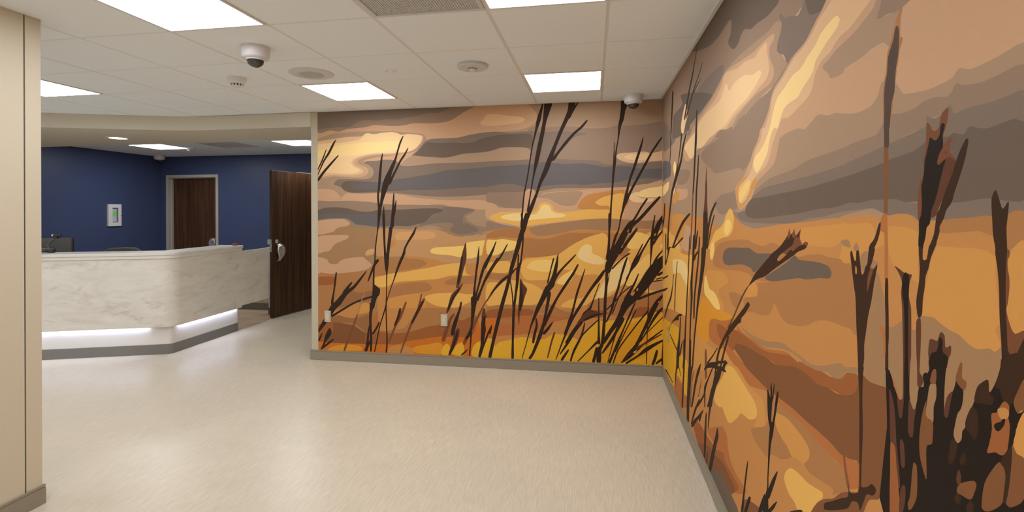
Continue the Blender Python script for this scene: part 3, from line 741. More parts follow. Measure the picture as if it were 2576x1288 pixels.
W 486,1646 428,1563 364,1453 321,1421 266,1340 207,1229 156,1138 112,1039 103,958 147,947 175,1015 224,1104 265,1200 316,1313 351,1399 381,1441 443,1553 498,1638
W 599,1664 506,1567 416,1467 342,1403 295,1351 340,1320 366,1380 437,1445 526,1548 612,1652
W 395,1370 343,1307 288,1232 224,1139 247,1123 310,1216 365,1291 407,1361
W 112,962 103,822 93,691 87,560 77,420 61,281 29,224 24,104 64,104 69,218 92,276 105,419 115,560 119,690 128,821 133,961
W 92,976 38,905 -25,817 -80,730 -147,626 -202,528 -253,443 -283,362 -270,356 -225,429 -181,517 -123,611 -59,717 -2,802 65,886 107,966
W 142,944 121,822 128,821 149,943
W 50,850 0,718 -43,617 -98,568 -128,504 -175,437 -221,368 -272,277 -263,271 -201,355 -152,421 -105,489 -61,541 -23,607 9,715 57,847
B -65,583 -14,594 41,572 -42,518 -98,478 -164,448 -126,515
W 326,1140 250,1080 166,990 176,981 257,1071 335,1128
W 302,1097 270,1014 244,920 215,808 177,696 151,593 108,488 120,483 170,586 200,690 236,803 262,915 291,1008 314,1093
W 446,1223 401,1136 353,1044 319,940 275,827 230,733 165,563 174,560 238,729 285,823 332,935 371,1036 414,1130 454,1219
W 514,1289 436,1156 373,1059 336,979 294,893 302,888 351,970 405,1040 451,1147 525,1283
W 556,1489 534,1374 518,1255 517,1144 514,1033 503,941 496,756 490,572 481,313 475,110 484,111 489,314 500,572 504,756 511,940 523,1032 534,1143 548,1253 551,1372 565,1488
W 629,1490 578,1419 548,1346 522,1281 562,1263 590,1328 614,1401 649,1477
X 640,1364 579,1296 534,1222 549,1212 594,1285 649,1356
W 633,1117 551,1055 482,971 431,884 382,808 334,743 267,682 236,595 195,500 135,403 74,295 98,281 166,384 234,478 285,572 327,635 387,689 448,756 507,830 564,911 621,994 672,1080
W 637,1179 570,1103 533,1028 549,1020 584,1093 642,1174
W 657,990 580,941 591,924 664,979
W 673,931 566,900 568,891 675,923
W 655,899 540,880 541,869 656,892
W 407,945 371,868 322,786 272,694 304,678 346,774 387,860 415,942
W 672,815 582,791 492,757 402,716 409,699 499,737 588,772 675,806
W 342,835 258,764 193,688 111,601 118,594 202,679 265,756 348,828
X 86,569 0,554 -93,506 -85,489 8,531 88,560
W 639,767 569,704 510,601 478,505 428,391 373,282 307,201 254,118 264,111 321,190 399,264 452,380 511,491 551,582 600,684 646,761
W 637,650 574,592 521,505 470,400 417,314 427,308 482,393 539,494 594,575 647,640
W 639,565 563,485 492,409 497,404 569,479 644,560
W 492,608 400,490 309,366 217,232 172,103 182,99 229,226 319,359 410,482 502,600
W 376,677 325,570 272,438 212,307 167,193 132,108 152,100 187,186 234,299 284,433 341,563 385,673
W 242,536 202,420 139,307 70,194 82,186 162,293 227,409 283,519
W 630,438 526,358 453,301 374,249 305,169 247,113 252,105 322,148 398,222 463,287 534,346 635,430
W 665,354 578,319 466,255 399,188 290,114 300,99 409,173 486,224 588,298 669,346
B 617,396 490,321 382,251 390,239 498,307 621,388
W 629,576 633,429 623,301 613,108 631,108 641,301 644,430 640,576
W 567,241 543,164 525,107 542,101 568,156 584,237
W 616,171 560,120 569,109 628,155
W 25,305 -57,212 -154,108 -148,101 -48,203 40,290
W 38,507 -104,370 -154,293 -201,195 -227,106 -212,102 -185,189 -137,284 -93,361 44,500
W -89,475 -126,349 -194,216 -213,146 -201,143 -173,207 -109,343 -80,473
W -316,161 -229,279 -173,375 -103,472 -121,485 -192,387 -250,291 -324,166
W -245,213 -287,157 -314,112 -298,102 -268,145 -234,206
W 42,712 38,520 35,371 31,277 58,278 55,371 53,521 50,713
W 17,243 -1,176 -19,104 5,99 25,170 44,236
W 200,397 164,265 123,104 130,103 173,263 211,394
W 383,608 310,457 246,325 190,212 201,206 256,321 319,453 392,603
m 338,752 379,781 361,739
m 388,791 406,814 406,786
m 551,1309 569,1323 560,1295
m 584,685 598,699 593,676
m 309,1336 327,1359 318,1331
k 254,1187 272,1215 263,1187
m 449,266 494,291 485,272
k 359,211 395,236 377,207"""
MURAL_RIGHT = """f 5065,2332 5053,2721 2451,2550 1463,2129 1466,1764
e 5071,2136 3013,1893 3068,1841 2732,1735 2189,1722 2039,1656 2088,1604 2305,1505 2736,1455 5093,1390
d 1572,2176 838,1863 838,1753 912,1757 1260,1732 2265,1890
h 2635,2619 1812,2271 1835,2254 1873,2252 1913,2250 1976,2255 2044,2266 2129,2272 2182,2292 2222,2302 2265,2296 2310,2272 2372,2270 2429,2293 2472,2335 2429,2357 2411,2410 2453,2426 2524,2424 2638,2420 2809,2430 3057,2482 3321,2553 3599,2667
g 1602,2183 1452,2119 1499,2100 1530,2090 1549,2080 1589,2054 1632,2041 1684,2036 1716,2027 1749,2017 1766,2042 1783,2063 1810,2073 1846,2096 1837,2124 1807,2155 1807,2181 1822,2211 1799,2205 1765,2179 1660,2149
h 1606,2184 1463,2124 1499,2103 1536,2106 1575,2116 1596,2139
g 1765,2179 1761,2138 1774,2100 1732,2064 1704,2041 1661,2041 1603,2056 1562,2071 1660,2143
g 3812,2134 3428,2218 3060,2273 2723,2273 2563,2253 2564,2200 2725,2154 3010,2117 3331,2065
h 3765,2373 3685,2295 3942,2287 4109,2272 4163,2117 3992,2090 3730,2078 3574,2076 3267,2067 3162,2068 3091,2097 2860,2115 2747,2144 3233,2272
e 3431,2074 3063,2121 2813,2148 2642,2185 2545,2209 2357,2216 2210,2210 2057,2201 1934,2193 1864,2198 1822,2192 1801,2176 1807,2151 1832,2126 1851,2108 1837,2085 1801,2069 1775,2044 1749,2020 1792,2003 1847,1983 1926,1981 2036,1969 2159,1951 2299,1939 2393,1911
d 3331,2058 2984,2112 2769,2143 2622,2176 2545,2202 2456,2204 2357,2194 2224,2181 2105,2170 2033,2170 1966,2171 1874,2166 1875,2144 1915,2132 1915,2093 1880,2051 1876,2023 1906,2001 1979,1997 2083,1995 2199,1979 2329,1958 2443,1918 2568,1948 2864,1908 3180,1907 3435,1864 3615,1895 3652,1976 3432,2022
c 3237,2044 2933,2096 2726,2118 2603,2156 2546,2195 2456,2192 2327,2168 2210,2165 2081,2143 2034,2155 1967,2160 1945,2153 1941,2115 1925,2081 1926,2046 1957,2025 2035,2014 2120,1999 2226,1985 2361,1968 2477,1943 2513,1929
f 2393,1911 2159,1951 2036,1969 1906,1976 1749,2024 1708,2037 1784,1994 1848,1976 1896,1953 1917,1914 1948,1877 1992,1847 1992,1851 2038,1816 2098,1785 2136,1750 2189,1726 2258,1711 2317,1728 2429,1728 2571,1729 2732,1733 2843,1770 2989,1811 3081,1854 3040,1879 2864,1898 2729,1901 2568,1914 2426,1929
b 3119,2067 2909,2086 2643,2090 2565,2122 2528,2147 2492,2138 2475,2111 2441,2098 2391,2113 2297,2116 2211,2109 2119,2084 2058,2082 2023,2077 2006,2060 2035,2045 2107,2024 2199,2004 2314,1994 2425,1975 2531,1949 2666,1948 2772,1939 2887,1933 3013,1911 3108,1908 3180,1919 3240,1901 3334,1874 3434,1881 3522,1926 3614,1978 3432,2009 3207,2033
f 2734,1590 2611,1618 2464,1623 2357,1629 2350,1593 2319,1557 2398,1540 2440,1549 2483,1535 2555,1520 2652,1523 2713,1549 2778,1575
e 2890,1769 2732,1733 2571,1729 2429,1728 2317,1728 2258,1711 2318,1662 2365,1629 2611,1628 2734,1595 2869,1592 2916,1660
d 1463,2119 1499,2103 1530,2087 1569,2070 1603,2053 1646,2043 1700,2035 1749,2017 1801,1995 1862,1976 1901,1950 1922,1915 1959,1882 2003,1854 2020,1852 2049,1814 2104,1782 2142,1746 2182,1717 2244,1680 2318,1662 2357,1638 2353,1602 2327,1562 2287,1545 2232,1555 2164,1577 2112,1608 2081,1631 2051,1657 1983,1675 1909,1692 1869,1716 1840,1755 1822,1787 1786,1815 1734,1839 1648,1839 1591,1858 1564,1878 1538,1909 1519,1929 1494,1945 1453,1952 1415,1969 1389,1981 1366,1973 1328,1985 1287,1994 1254,2006 1225,2019
l 2318,1658 2349,1629 2342,1593 2312,1562 2282,1553 2218,1570 2138,1605 2099,1636 2057,1661 2162,1687 2230,1679
c 1430,2105 1475,2094 1517,2083 1549,2066 1590,2048 1639,2034 1700,2025 1749,2004 1811,1981 1867,1963 1896,1938 1912,1899 1949,1866 1970,1848 1992,1851 2015,1813 2073,1782 2104,1746 2130,1709 2162,1687 2231,1666 2303,1644 2319,1610 2304,1579 2275,1570 2218,1582 2163,1614 2137,1645 2099,1667 2039,1686 1972,1704 1929,1729 1898,1769 1868,1800 1830,1829 1803,1851 1742,1847 1663,1863 1591,1881 1564,1901 1551,1926 1531,1947 1500,1963 1453,1970 1420,1986 1388,1996 1397,1994 1356,1997 1323,2005 1292,2016 1258,2032
a 1425,2054 1409,2048 1401,2036 1414,2023 1442,2012 1476,2002 1512,1986 1544,1970 1560,1946 1591,1931 1633,1915 1670,1896 1742,1892 1785,1881 1812,1859 1840,1827 1878,1833 1918,1800 1939,1759 1971,1733 2016,1708 2057,1690 2086,1698 2105,1727 2086,1752 2038,1767 1982,1790 1939,1821 1907,1855 1897,1871 1867,1911 1839,1933 1775,1952 1709,1974 1647,1979 1597,2000 1550,2015 1512,2036 1470,2048
j 2163,1668 2147,1654 2176,1627 2217,1603 2260,1582 2289,1578 2304,1597 2289,1626 2231,1650
e 1229,2021 1206,2011 1218,1992 1234,1976 1188,1967 1153,1961 1149,1942 1170,1922 1181,1896 1203,1912 1218,1915 1258,1914 1292,1908 1348,1905 1408,1900 1432,1895 1454,1900 1465,1915 1500,1941 1465,1952 1420,1965 1366,1973 1323,1980 1279,1993 1245,2005
f 1208,2012 1110,1971 1133,1964 1153,1961 1188,1969 1218,1971 1233,1977 1220,1992
e 1394,1965 1426,1936 1458,1912 1453,1900 1432,1895 1389,1894 1377,1904 1382,1958
o 1150,1905 1137,1900 1143,1886 1150,1880
e 1620,1789 1571,1803 1526,1815 1466,1802 1427,1801 1390,1793 1325,1781 1268,1783 1247,1789 1227,1804 1211,1829 1164,1815 1147,1797 1134,1785 1114,1781 1066,1776 1028,1777 994,1782 982,1792 973,1793 954,1785 933,1785 892,1789 845,1795 845,1763 900,1759 933,1757 971,1763 982,1769 990,1766 997,1756 1012,1751 1033,1756 1072,1756 1096,1749 1141,1746 1182,1752 1182,1722 1399,1705 1502,1698 1607,1692 1704,1675 1832,1665 1930,1657 2040,1637 2087,1612 2100,1628 2051,1657 1983,1675 1879,1707 1841,1734 1822,1770 1803,1791 1760,1798 1664,1799
f 1182,1752 1141,1746 1096,1749 1072,1756 1033,1756 1012,1751 997,1756 990,1766 982,1769 971,1763 933,1757 900,1759 845,1763 845,1723 874,1723 912,1720 955,1721 990,1717 995,1725 1002,1736 1007,1730 1028,1721 1055,1722 1064,1726 1067,1707 1115,1701 1161,1693 1186,1688 1220,1684 1264,1678 1316,1671 1369,1664 1399,1659 1527,1650 1665,1642 1832,1634 1983,1627 2063,1615 2125,1589 2087,1619 1930,1657 1832,1665 1704,1675 1607,1692 1502,1698 1391,1704 1325,1711 1239,1715 1220,1726 1208,1737
g 1183,1690 1067,1707 1064,1726 1044,1718 1028,1720 1007,1730 1002,1736 995,1725 990,1717 955,1721 912,1720 874,1723 845,1723 845,1677 912,1679 933,1682 950,1688 959,1686 969,1677 992,1683 1005,1679 1055,1681 1075,1674 1103,1664 1148,1659 1190,1654 1220,1648 1281,1640 1400,1628 1528,1617 1629,1609 1788,1602 2040,1591 2125,1589 2063,1611 1983,1627 1832,1634 1665,1642 1527,1650 1391,1660 1369,1664 1316,1671 1264,1678 1220,1684
f 2398,1535 2320,1498 2233,1481 2101,1471 1985,1477 1834,1495 1666,1498 1529,1517 1392,1527 1400,1529 1261,1549 1213,1540 1184,1534 1008,1528 846,1542 846,1557 1029,1558 1392,1559 2164,1524
g 2335,1522 2305,1531 2218,1540 2191,1518 2089,1510 1931,1516 1666,1534 1528,1548 1392,1558 1350,1564 1261,1569 1162,1569 1116,1562 991,1560 934,1565 903,1565 846,1565 846,1543 874,1540 913,1537 979,1532 1008,1529 1091,1527 1103,1535 1129,1539 1162,1537 1191,1535 1209,1540 1253,1551 1304,1547 1400,1541 1498,1527 1594,1520 1705,1503 1834,1498 2041,1493 2219,1494 2320,1512
h 845,1677 912,1679 933,1682 950,1688 959,1686 969,1677 992,1683 1005,1679 1055,1681 1075,1674 1103,1664 1148,1659 1190,1654 1220,1648 1281,1640 1400,1628 1528,1617 1629,1609 1788,1602 2040,1591 2125,1589 2191,1565 2218,1536 2191,1518 2089,1510 1931,1516 1788,1526 1666,1534 1528,1548 1440,1552 1392,1558 1350,1564 1304,1563 1261,1569 1198,1569 1162,1569 1132,1563 1097,1563 996,1560 967,1561 934,1565 903,1565 874,1561 846,1565
m 5089,1518 4054,1501 3442,1502 3074,1496 2736,1465 2613,1459 2501,1530 2440,1549 2399,1526 2320,1496 2233,1477 2101,1470 1834,1494 1594,1511 1392,1527 1304,1534 1241,1533 1210,1519 1187,1534 1142,1539 1110,1535 1085,1524 1016,1529 956,1534 913,1537 874,1540 846,1543 841,1083 5183,-1663 5132,58
k 2445,1550 2391,1522 2391,1481 2416,1444 2485,1417 2576,1407 2737,1372 2804,1335 2897,1328 2826,1376 2736,1429 2613,1459 2556,1486 2519,1520
j 2483,1497 2441,1489 2436,1466 2467,1437 2511,1421 2547,1428 2556,1457 2528,1486
l 1667,1484 1529,1500 1392,1511 1400,1513 1341,1512 1269,1517 1249,1508 1241,1497 1210,1497 1210,1464 1210,1470 1305,1430 1371,1411 1412,1406 1393,1461 1446,1446 1529,1442 1609,1442 1645,1449
l 1189,1508 1169,1512 1142,1512 1091,1504 1091,1491 1088,1479 1092,1436 1089,1407 1110,1408 1136,1418 1170,1427 1184,1445 1191,1472
n 1018,1528 956,1534 907,1537 904,1507 934,1512 979,1508 1029,1505
n 876,1540 846,1543 846,1501 860,1494 878,1488
h 2587,1303 2558,1340 2485,1363 2307,1379 2166,1388 2103,1379 2054,1375 1933,1386 1902,1382 2043,1319 2104,1296
n 2783,1257 2738,1330 2615,1380 2368,1409 2192,1420 2090,1411 1986,1409 1902,1428 1853,1424 1798,1422 1683,1399 1595,1413 1517,1421 1469,1417 1424,1419 1388,1412 1388,1356 1610,1329 1884,1285 1976,1279 2067,1270 2129,1269 2167,1280 2278,1278 2469,1260 2656,1246
n 2068,1258 1934,1281 1393,1366 1412,1406 1371,1411 1351,1411 1337,1359 1328,1307 1326,1242 1352,1251 1403,1246 1394,1248 1471,1244 1544,1228 1597,1204 1669,1184 1749,1172 1810,1178 1856,1203 1879,1216 1904,1186 1946,1159 2022,1143 2105,1136 2196,1119 2223,1130 2265,1169 2371,1163 2471,1154 2437,1115 2341,1098 2356,1104 2209,1179 2068,1207 2056,1240
n 2471,1146 2437,1162 2340,1173 2251,1171 2310,1122 2372,1101 2437,1115
h 2587,1303 2558,1340 2485,1363 2368,1374 2263,1380 2166,1388 2103,1379 2054,1375 1933,1386 1902,1384 2043,1319 2104,1296 2141,1307 2264,1310 2469,1282 2559,1282
h 1976,1294 1854,1338 1764,1372 1698,1401 1667,1391 1595,1394 1530,1397 1469,1393 1451,1379 1461,1361 1517,1354 1610,1337 1668,1333 1791,1309 1884,1292 1955,1287
l 2223,1180 2181,1229 2104,1256 2062,1243 2068,1211 2130,1193
l 2949,1194 2783,1220 2578,1236 2488,1205 2579,1167 2658,1140 2658,1105 2562,1073 2581,1040 2680,1012 2787,1008 2927,1024 3002,1056
j 2987,1167 2925,1147 2877,1110 2763,1107 2679,1081 2643,1047 2680,1031 2764,1028 2878,1044 3002,1068
j 2792,1370 2759,1360 2764,1317 2805,1275 2846,1278 2862,1303 2838,1343
l 1035,1479 979,1481 947,1483 921,1481 907,1476 900,1471 901,1447 896,1408 892,1378 892,1369 902,1357 894,1343 892,1331 902,1322 914,1323 939,1316 959,1319 980,1329 1004,1332 1030,1339 1046,1344 1080,1341 1077,1368 1068,1401 1057,1438 1045,1465
l 846,1501 867,1489 878,1462 875,1440 879,1396 873,1373 864,1360 847,1369
v 1288,1245 1262,1320 1238,1397 1230,1405 1214,1374 1200,1333 1189,1296 1171,1299 1143,1317 1117,1309 1099,1310 1089,1337 1080,1341 1046,1345 1030,1339 1004,1332 980,1329 959,1319 939,1316 914,1324 902,1322 887,1333 887,1209 847,1226 848,1182 981,1133 1201,1155 1255,1149 1289,1153
v 1305,1433 1291,1446 1274,1450 1262,1435 1229,1429 1245,1409 1287,1399 1300,1407
v 1401,1465 1370,1472 1353,1465 1351,1453 1385,1455
v 1337,1449 1323,1467 1309,1451 1314,1446
s 3028,1034 2743,1017 2562,1044 2438,1055 2405,1035 2620,987 2810,952 2881,890 2906,807 3201,728 3199,876
l 3292,755 3033,773 2746,807 2584,863 2475,874 2375,858 2314,850 3462,487
o 2892,887 2868,931 2787,963 2620,989 2473,1025 2405,1049 2473,987 2545,941 2510,883 2622,852 2812,832 2881,846
p 2712,941 2660,963 2563,970 2491,969 2527,931 2583,892 2682,902
o 2622,892 2474,902 2375,894 2283,890 2172,883 2048,884 1959,885 1840,897 1719,908 1614,911 1534,916 1450,918 1397,916 1355,926 1313,933 1311,881 1397,833 1397,882 1473,883 1547,885 1614,887 1719,885 1840,877 1959,874 2049,853 2173,825 2314,837 2475,846
p 2358,1005 2225,1012 2095,1014 1979,1019 1838,1052 1750,1071 1670,1069 1670,1075 1598,1080 1507,1094 1460,1096 1395,1115 1373,1135 1329,1147 1313,1143 1321,1112 1339,1094 1373,1078 1404,1069 1472,1062 1545,1048 1598,1053 1686,1050 1839,1009 1958,998 2095,984 2225,972 2343,948 2407,898 2510,902 2583,912 2491,969
q 2391,916 2343,948 2225,972 2095,984 1958,998 1877,1002 1793,1022 1686,1050 1598,1053 1545,1048 1472,1062 1433,1063 1396,1071 1354,1086 1330,1103 1311,1134 1298,1155 1268,1149 1223,1155 1201,1157 1151,1094 981,1081 848,1197 848,1108 1309,835 1313,933 1355,926 1405,914 1450,918 1534,916 1614,911 1719,908 1840,897 1959,885 2048,884 2172,883 2283,890 2240,890 2328,903
o 2342,1027 2253,1018 2094,1026 1958,1032 1802,1069 1725,1076 1802,1057 1886,1038 1979,1019 2095,1014 2225,1012 2327,1009
v 2281,1041 2170,1038 1979,1056 1857,1085 1784,1096 1725,1094 1641,1094 1584,1093 1507,1111 1438,1138 1390,1151 1390,1117 1438,1100 1472,1103 1532,1089 1598,1080 1655,1077 1641,1084 1701,1085 1802,1076 1979,1034 2094,1026 2225,1029
v 1414,1143 1373,1149 1320,1165 1316,1152 1373,1137 1414,1110
k 2750,592 2586,725 2511,797 2392,821 2285,808 2173,792 2097,781 2068,750 2098,716 2175,681 2243,670 2294,657 2347,614 2480,535 2551,543 2607,559 2687,533 2772,536
l 2476,818 2344,845 2241,831 2173,817 2073,825 2003,825 1982,799 1977,757 1993,731 2098,682 2062,752 2097,781 2173,792 2285,808 2392,821
k 2750,592 2586,725 2511,797 2392,821 2285,808 2173,792 2097,781 2068,750 2098,716 2175,681 2243,670 2294,657 2347,614 2480,535 2551,543 2607,559 2687,533 2772,536
n 2149,652 2074,692 1982,736 1950,765 1874,793 1823,771 1761,763 1724,752 1779,715 1833,688 1871,680 1920,659 1951,634 2006,628 2075,626 2124,635
n 1840,875 1752,883 1642,891 1540,887 1429,883 1377,884 1367,839 1419,805 1452,781 1446,800 1498,788 1587,768 1629,773 1594,809 1600,832 1643,842 1736,858 1795,853 1859,833
l 1874,828 1804,850 1727,856 1643,850 1600,839 1592,820 1615,791 1643,770 1689,763 1728,750 1761,763 1823,771 1874,793
k 1793,643 1771,681 1729,710 1674,723 1601,731 1510,756 1510,739 1548,703 1581,654 1675,601 1706,614 1755,615
o 2689,430 2590,468 2516,453 2499,404 2448,368 2382,356 2290,361 2205,365 2416,247 2483,303 2592,295 2691,302 2798,298 2890,293 2939,305
p 3367,169 3152,248 2939,266 2712,297 2591,340 2554,319 2448,317 2321,309 2758,65 3099,81
q 2940,215 2755,250 2592,290 2518,285 2383,265 2758,54 3213,74
h 2870,109 2612,218 2502,216 2322,202 2540,69
q 2248,310 2102,375 2008,396 2263,242
k 4314,1357 4106,1374 3831,1283 3790,1228 3554,1231 3346,1247 3347,1202 3562,845 3678,786 4024,751 4277,691 4724,617 4707,1239 4671,1376
d 3644,1436 3343,1414 3329,1332 3412,1274 3591,1254 3707,1263 3790,1228 3832,1246 3665,1379
u 4162,1131 3899,1164 3709,1178 3593,1166 3520,1133 3504,1022 3672,1044 3793,1071 3924,1061 4114,1033
m 4691,624 4415,692 4072,741 3718,777 3601,768 3621,694 4074,630 4476,572 4694,514
o 4036,235 3876,259 3769,267 3574,273 3539,198 3994,19 4086,140
r 4727,502 4447,578 4074,630 3867,649 3913,562 3962,413 4036,235 4110,131 4738,106
r 3872,439 3704,489 3708,302 3875,289 3988,274
r 3626,484 3533,495 3510,300 3669,242 3656,397
a 4068,1916 3997,1902 3970,1835 4011,1780 4070,1822 4106,1864
a 4693,1747 4388,1776 4326,1769 4389,1709 4663,1665 4695,1666
b 4073,1721 4037,1688 4175,1620 4256,1523 4310,1527 4201,1645
i 4687,1973 4246,1920 4249,1822 4534,1810 4691,1802
f 3819,1834 3542,1818 3419,1797 3419,1774 3544,1725 3909,1732 3907,1811
d 3955,1700 3659,1685 3545,1686 3491,1655 3546,1623 3782,1610 3934,1624
l 4002,1679 3844,1666 3823,1647 4004,1594 4151,1584 4099,1643
l 4179,1488 3914,1507 3624,1503 3587,1449 3666,1344 3831,1283 4010,1324 4261,1351 4206,1418
b 3570,2271 3512,2215 3573,2138 3650,2081 3730,2096 3749,2153 3667,2227
b 3498,2215 3499,2172 3573,2138 3591,2154 3553,2196
g 4677,2325 4240,2193 4241,2128 3993,2078 4380,2055 4684,2086
W 4149,2483 4191,2348 4228,2233 4250,2113 4277,1993 4314,1939 4286,1936 4239,1989 4208,2107 4171,2223 4125,2334 4085,2468
X 3180,2539 3272,2463 3343,2407 3305,2395 3248,2455 3168,2535
W 3343,2407 3449,2342 3559,2245 3628,2175 3591,2168 3509,2234 3402,2329 3306,2395
X 3031,2402 3125,2361 3278,2314 3451,2237 3568,2172 3539,2165 3405,2225 3248,2305 3103,2354 3021,2398
X 3070,2319 3213,2305 3303,2282 3286,2277 3191,2298 3060,2316
B 3750,2089 3770,2041 3831,1946 3802,1942 3733,2035 3710,2082
W 3570,2066 3703,1990 3791,1899 3917,1852 4104,1756 4225,1680 4298,1582 4378,1464 4495,1201 4425,1206 4301,1465 4213,1580 4124,1674 3993,1745 3808,1838 3719,1890 3641,1980 3541,2060
X 3746,2088 3815,1989 3878,1907 4017,1812 3981,1808 3844,1902 3774,1983 3698,2080
W 3205,2155 3221,2103 3256,1985 3281,1862 3311,1739 3339,1638 3307,1637 3267,1736 3231,1857 3190,1975 3179,2095 3175,2149
C 3339,1638 3378,1484 3432,1285 3392,1288 3339,1484 3307,1637
W 3157,1871 3207,1733 3232,1672 3255,1549 3270,1423 3304,1296 3260,1299 3227,1425 3207,1548 3184,1670 3160,1729 3134,1869
C 2931,1786 2954,1740 2971,1662 2921,1660 2925,1738 2921,1785
B 2958,1695 2974,1639 2993,1577 3026,1491 2914,1493 2917,1576 2919,1637 2923,1693
W 3009,1520 3035,1416 3050,1324 3074,1316 3083,1255 3115,1163 3166,1066 3212,966 3253,865 3315,724 3384,512 3338,526 3271,735 3205,874 3153,975 3082,1077 3018,1173 2968,1265 2949,1322 2922,1331 2908,1421 2918,1521
W 2733,1581 2822,1540 2882,1489 2920,1438 2951,1352 2916,1354 2872,1438 2836,1488 2780,1536 2706,1578
X 2767,1515 2838,1452 2886,1390 2934,1325 2910,1326 2858,1390 2811,1452 2746,1514
W 3453,1519 3707,1461 3876,1395 4055,1309 4192,1239 4357,1224 4467,1135 4584,1053 4524,1058 4399,1140 4280,1223 4127,1236 3967,1309 3782,1392 3621,1453 3410,1512
W 3710,1344 3897,1297 4135,1237 4084,1234 3852,1293 3669,1339
W 3198,1411 3244,1351 3272,1299 3230,1301 3196,1352 3168,1412
W 4633,1588 4674,1476 4813,1411 5049,1328 4846,1327 4660,1410 4598,1476 4570,1587
X 4565,1319 4581,1194 4603,1050 4554,1056 4520,1199 4504,1322
X 4406,1293 4444,1162 4398,1166 4360,1296
W 3325,1370 3349,1260 3378,1161 3420,1057 3412,960 3438,824 3465,685 3490,478 3434,496 3417,697 3391,834 3345,972 3347,1068 3319,1167 3279,1266 3268,1373
X 3452,1363 3502,1146 3564,933 3629,713 3679,524 3725,404 3646,428 3609,544 3576,725 3520,941 3466,1150 3424,1365
W 3173,1293 3279,1256 3329,1222 3269,1224 3225,1256 3140,1291
X 3143,1375 3183,1245 3251,1114 3313,978 3325,848 3287,857 3263,986 3197,1120 3143,1248 3109,1376
X 3949,1142 4038,965 4091,745 4052,752 4000,971 3922,1144
W 4129,1019 4187,919 4316,801 4483,702 4659,568 4598,579 4405,713 4233,812 4147,925 4099,1023
W 4422,976 4707,918 4982,860 4936,854 4659,912 4394,972
W 4453,865 4717,811 4988,751 4937,742 4655,801 4427,861
X 4321,561 4174,640 4025,704 3909,748 3800,777 3701,785 3800,760 3865,741 3887,711 4025,677 4174,627 4280,577
X 4331,559 4388,507 4366,512 4310,563
W 3817,752 3849,661 3909,534 3971,403 3987,321 3896,349 3863,434 3830,554 3798,672 3783,759
W 3746,588 3857,466 3798,482 3714,596
X 4324,492 4100,465 3847,452 3809,467 4056,480 4294,502
W 3909,549 3989,425 4002,343 4062,227 4076,136 4057,142 4009,244 3924,366 3889,452 3830,568
X 3906,361 3797,318 3781,325 3884,369
W 4611,103 4393,123 4189,135 4157,148 4353,139 4547,129
W 3691,606 3697,420 3737,264 3769,108 3715,128 3680,283 3634,439 3625,623
W 3450,669 3481,521 3503,380 3557,191 3485,219 3426,406 3408,543 3399,683
X 3328,676 3354,592 3385,525 3421,461 3443,401 3416,410 3385,472 3336,539 3316,603 3306,682
C 3340,500 3408,380 3445,235 3421,244 3384,388 3317,507
W 3117,620 3197,561 3254,498 3315,414 3360,333 3415,247 3366,265 3303,353 3251,434 3187,517 3125,579 3103,624
X 3096,532 3128,479 3185,398 3171,403 3111,485 3085,535
C 2994,732 2997,640 2993,578 2950,593 2944,656 2949,745
W 2821,688 2924,597 3014,521 3030,472 3146,386 3243,314 3205,324 3097,398 2993,483 2957,538 2895,604 2796,694
W 3014,519 3013,405 2987,415 2983,531
W 2706,830 2814,758 2948,677 2917,682 2790,761 2693,832
W 2613,888 2688,820 2721,766 2688,774 2658,826 2592,891
W 2518,913 2588,833 2634,780 2594,790 2561,839 2497,917
W 3025,611 2945,670 2848,711 2747,744 2684,769 2604,790 2547,813 2520,814 2502,812 2538,791 2557,768 2528,763 2557,751 2605,741 2644,731 2716,713 2826,688 2921,655
m 2694,745 2643,768 2644,756 2684,741
m 2604,778 2580,788 2595,769 2619,759
W 2673,734 2769,664 2804,608 2856,551 2892,496 2942,434 2895,450 2835,513 2778,574 2717,631 2646,695 2615,747
W 2750,707 2767,660 2730,671 2724,715
W 2832,517 2857,467 2829,477 2802,527
W 2826,583 2875,499 2908,408 2929,315 2909,324 2869,423 2806,522 2739,609
X 2977,379 3010,286 3024,193 3031,103 2995,121 2968,219 2959,308 2947,391
W 3054,369 3186,281 3309,205 3419,118 3350,140 3234,225 3117,299 3036,374
W 3504,474 3543,326 3572,178 3559,87 3487,118 3471,218 3423,367 3387,510
X 3105,316 3171,253 3133,267 3084,323
X 3282,293 3353,214 3421,134 3381,149 3315,228 3258,302
W 3165,388 3299,275 3389,174 3345,190 3241,294 3134,398
W 2714,408 2753,351 2790,298 2851,204 2912,85 2851,114 2771,240 2718,328 2682,381 2697,415
X 2951,165 2975,91 2950,103 2931,174
K 1954,882 1954,854 1953,818 1946,777 1930,754 1934,733 1943,685 1950,619 1957,561 1960,521 1980,481 2003,437 2006,398 1950,431 1947,469 1948,497 1945,529 1944,567 1933,627 1918,696 1895,748 1888,774 1903,796 1915,834 1923,866 1944,886
K 1916,919 1923,866 1930,806 1912,813 1903,873 1908,921
K 1884,928 1905,873 1916,826 1904,830 1891,878 1877,930
K 1854,911 1871,876 1884,832 1899,791 1917,758 1891,767 1879,798 1863,839 1847,884 1841,915
n 1898,865 1873,885 1888,837 1901,789 1913,784 1908,829
K 1859,632 1908,577 1953,513 1978,472 1940,490 1912,530 1875,590 1851,635
K 1994,475 2031,423 2065,364 2032,380 1985,445 1983,481
K 1864,525 1916,477 1966,425 1942,433 1888,486 1858,527
K 2198,497 2222,443 2251,355 2296,222 2264,240 2229,367 2200,453 2188,502
K 2183,357 2213,315 2252,250 2217,268 2172,336 2153,372
q 1408,993 1396,933 1383,875 1371,846 1358,855 1371,883 1387,937 1405,994
q 1581,652 1548,702 1498,744 1446,776 1408,811 1362,841 1320,863 1310,876 1275,886 1302,821
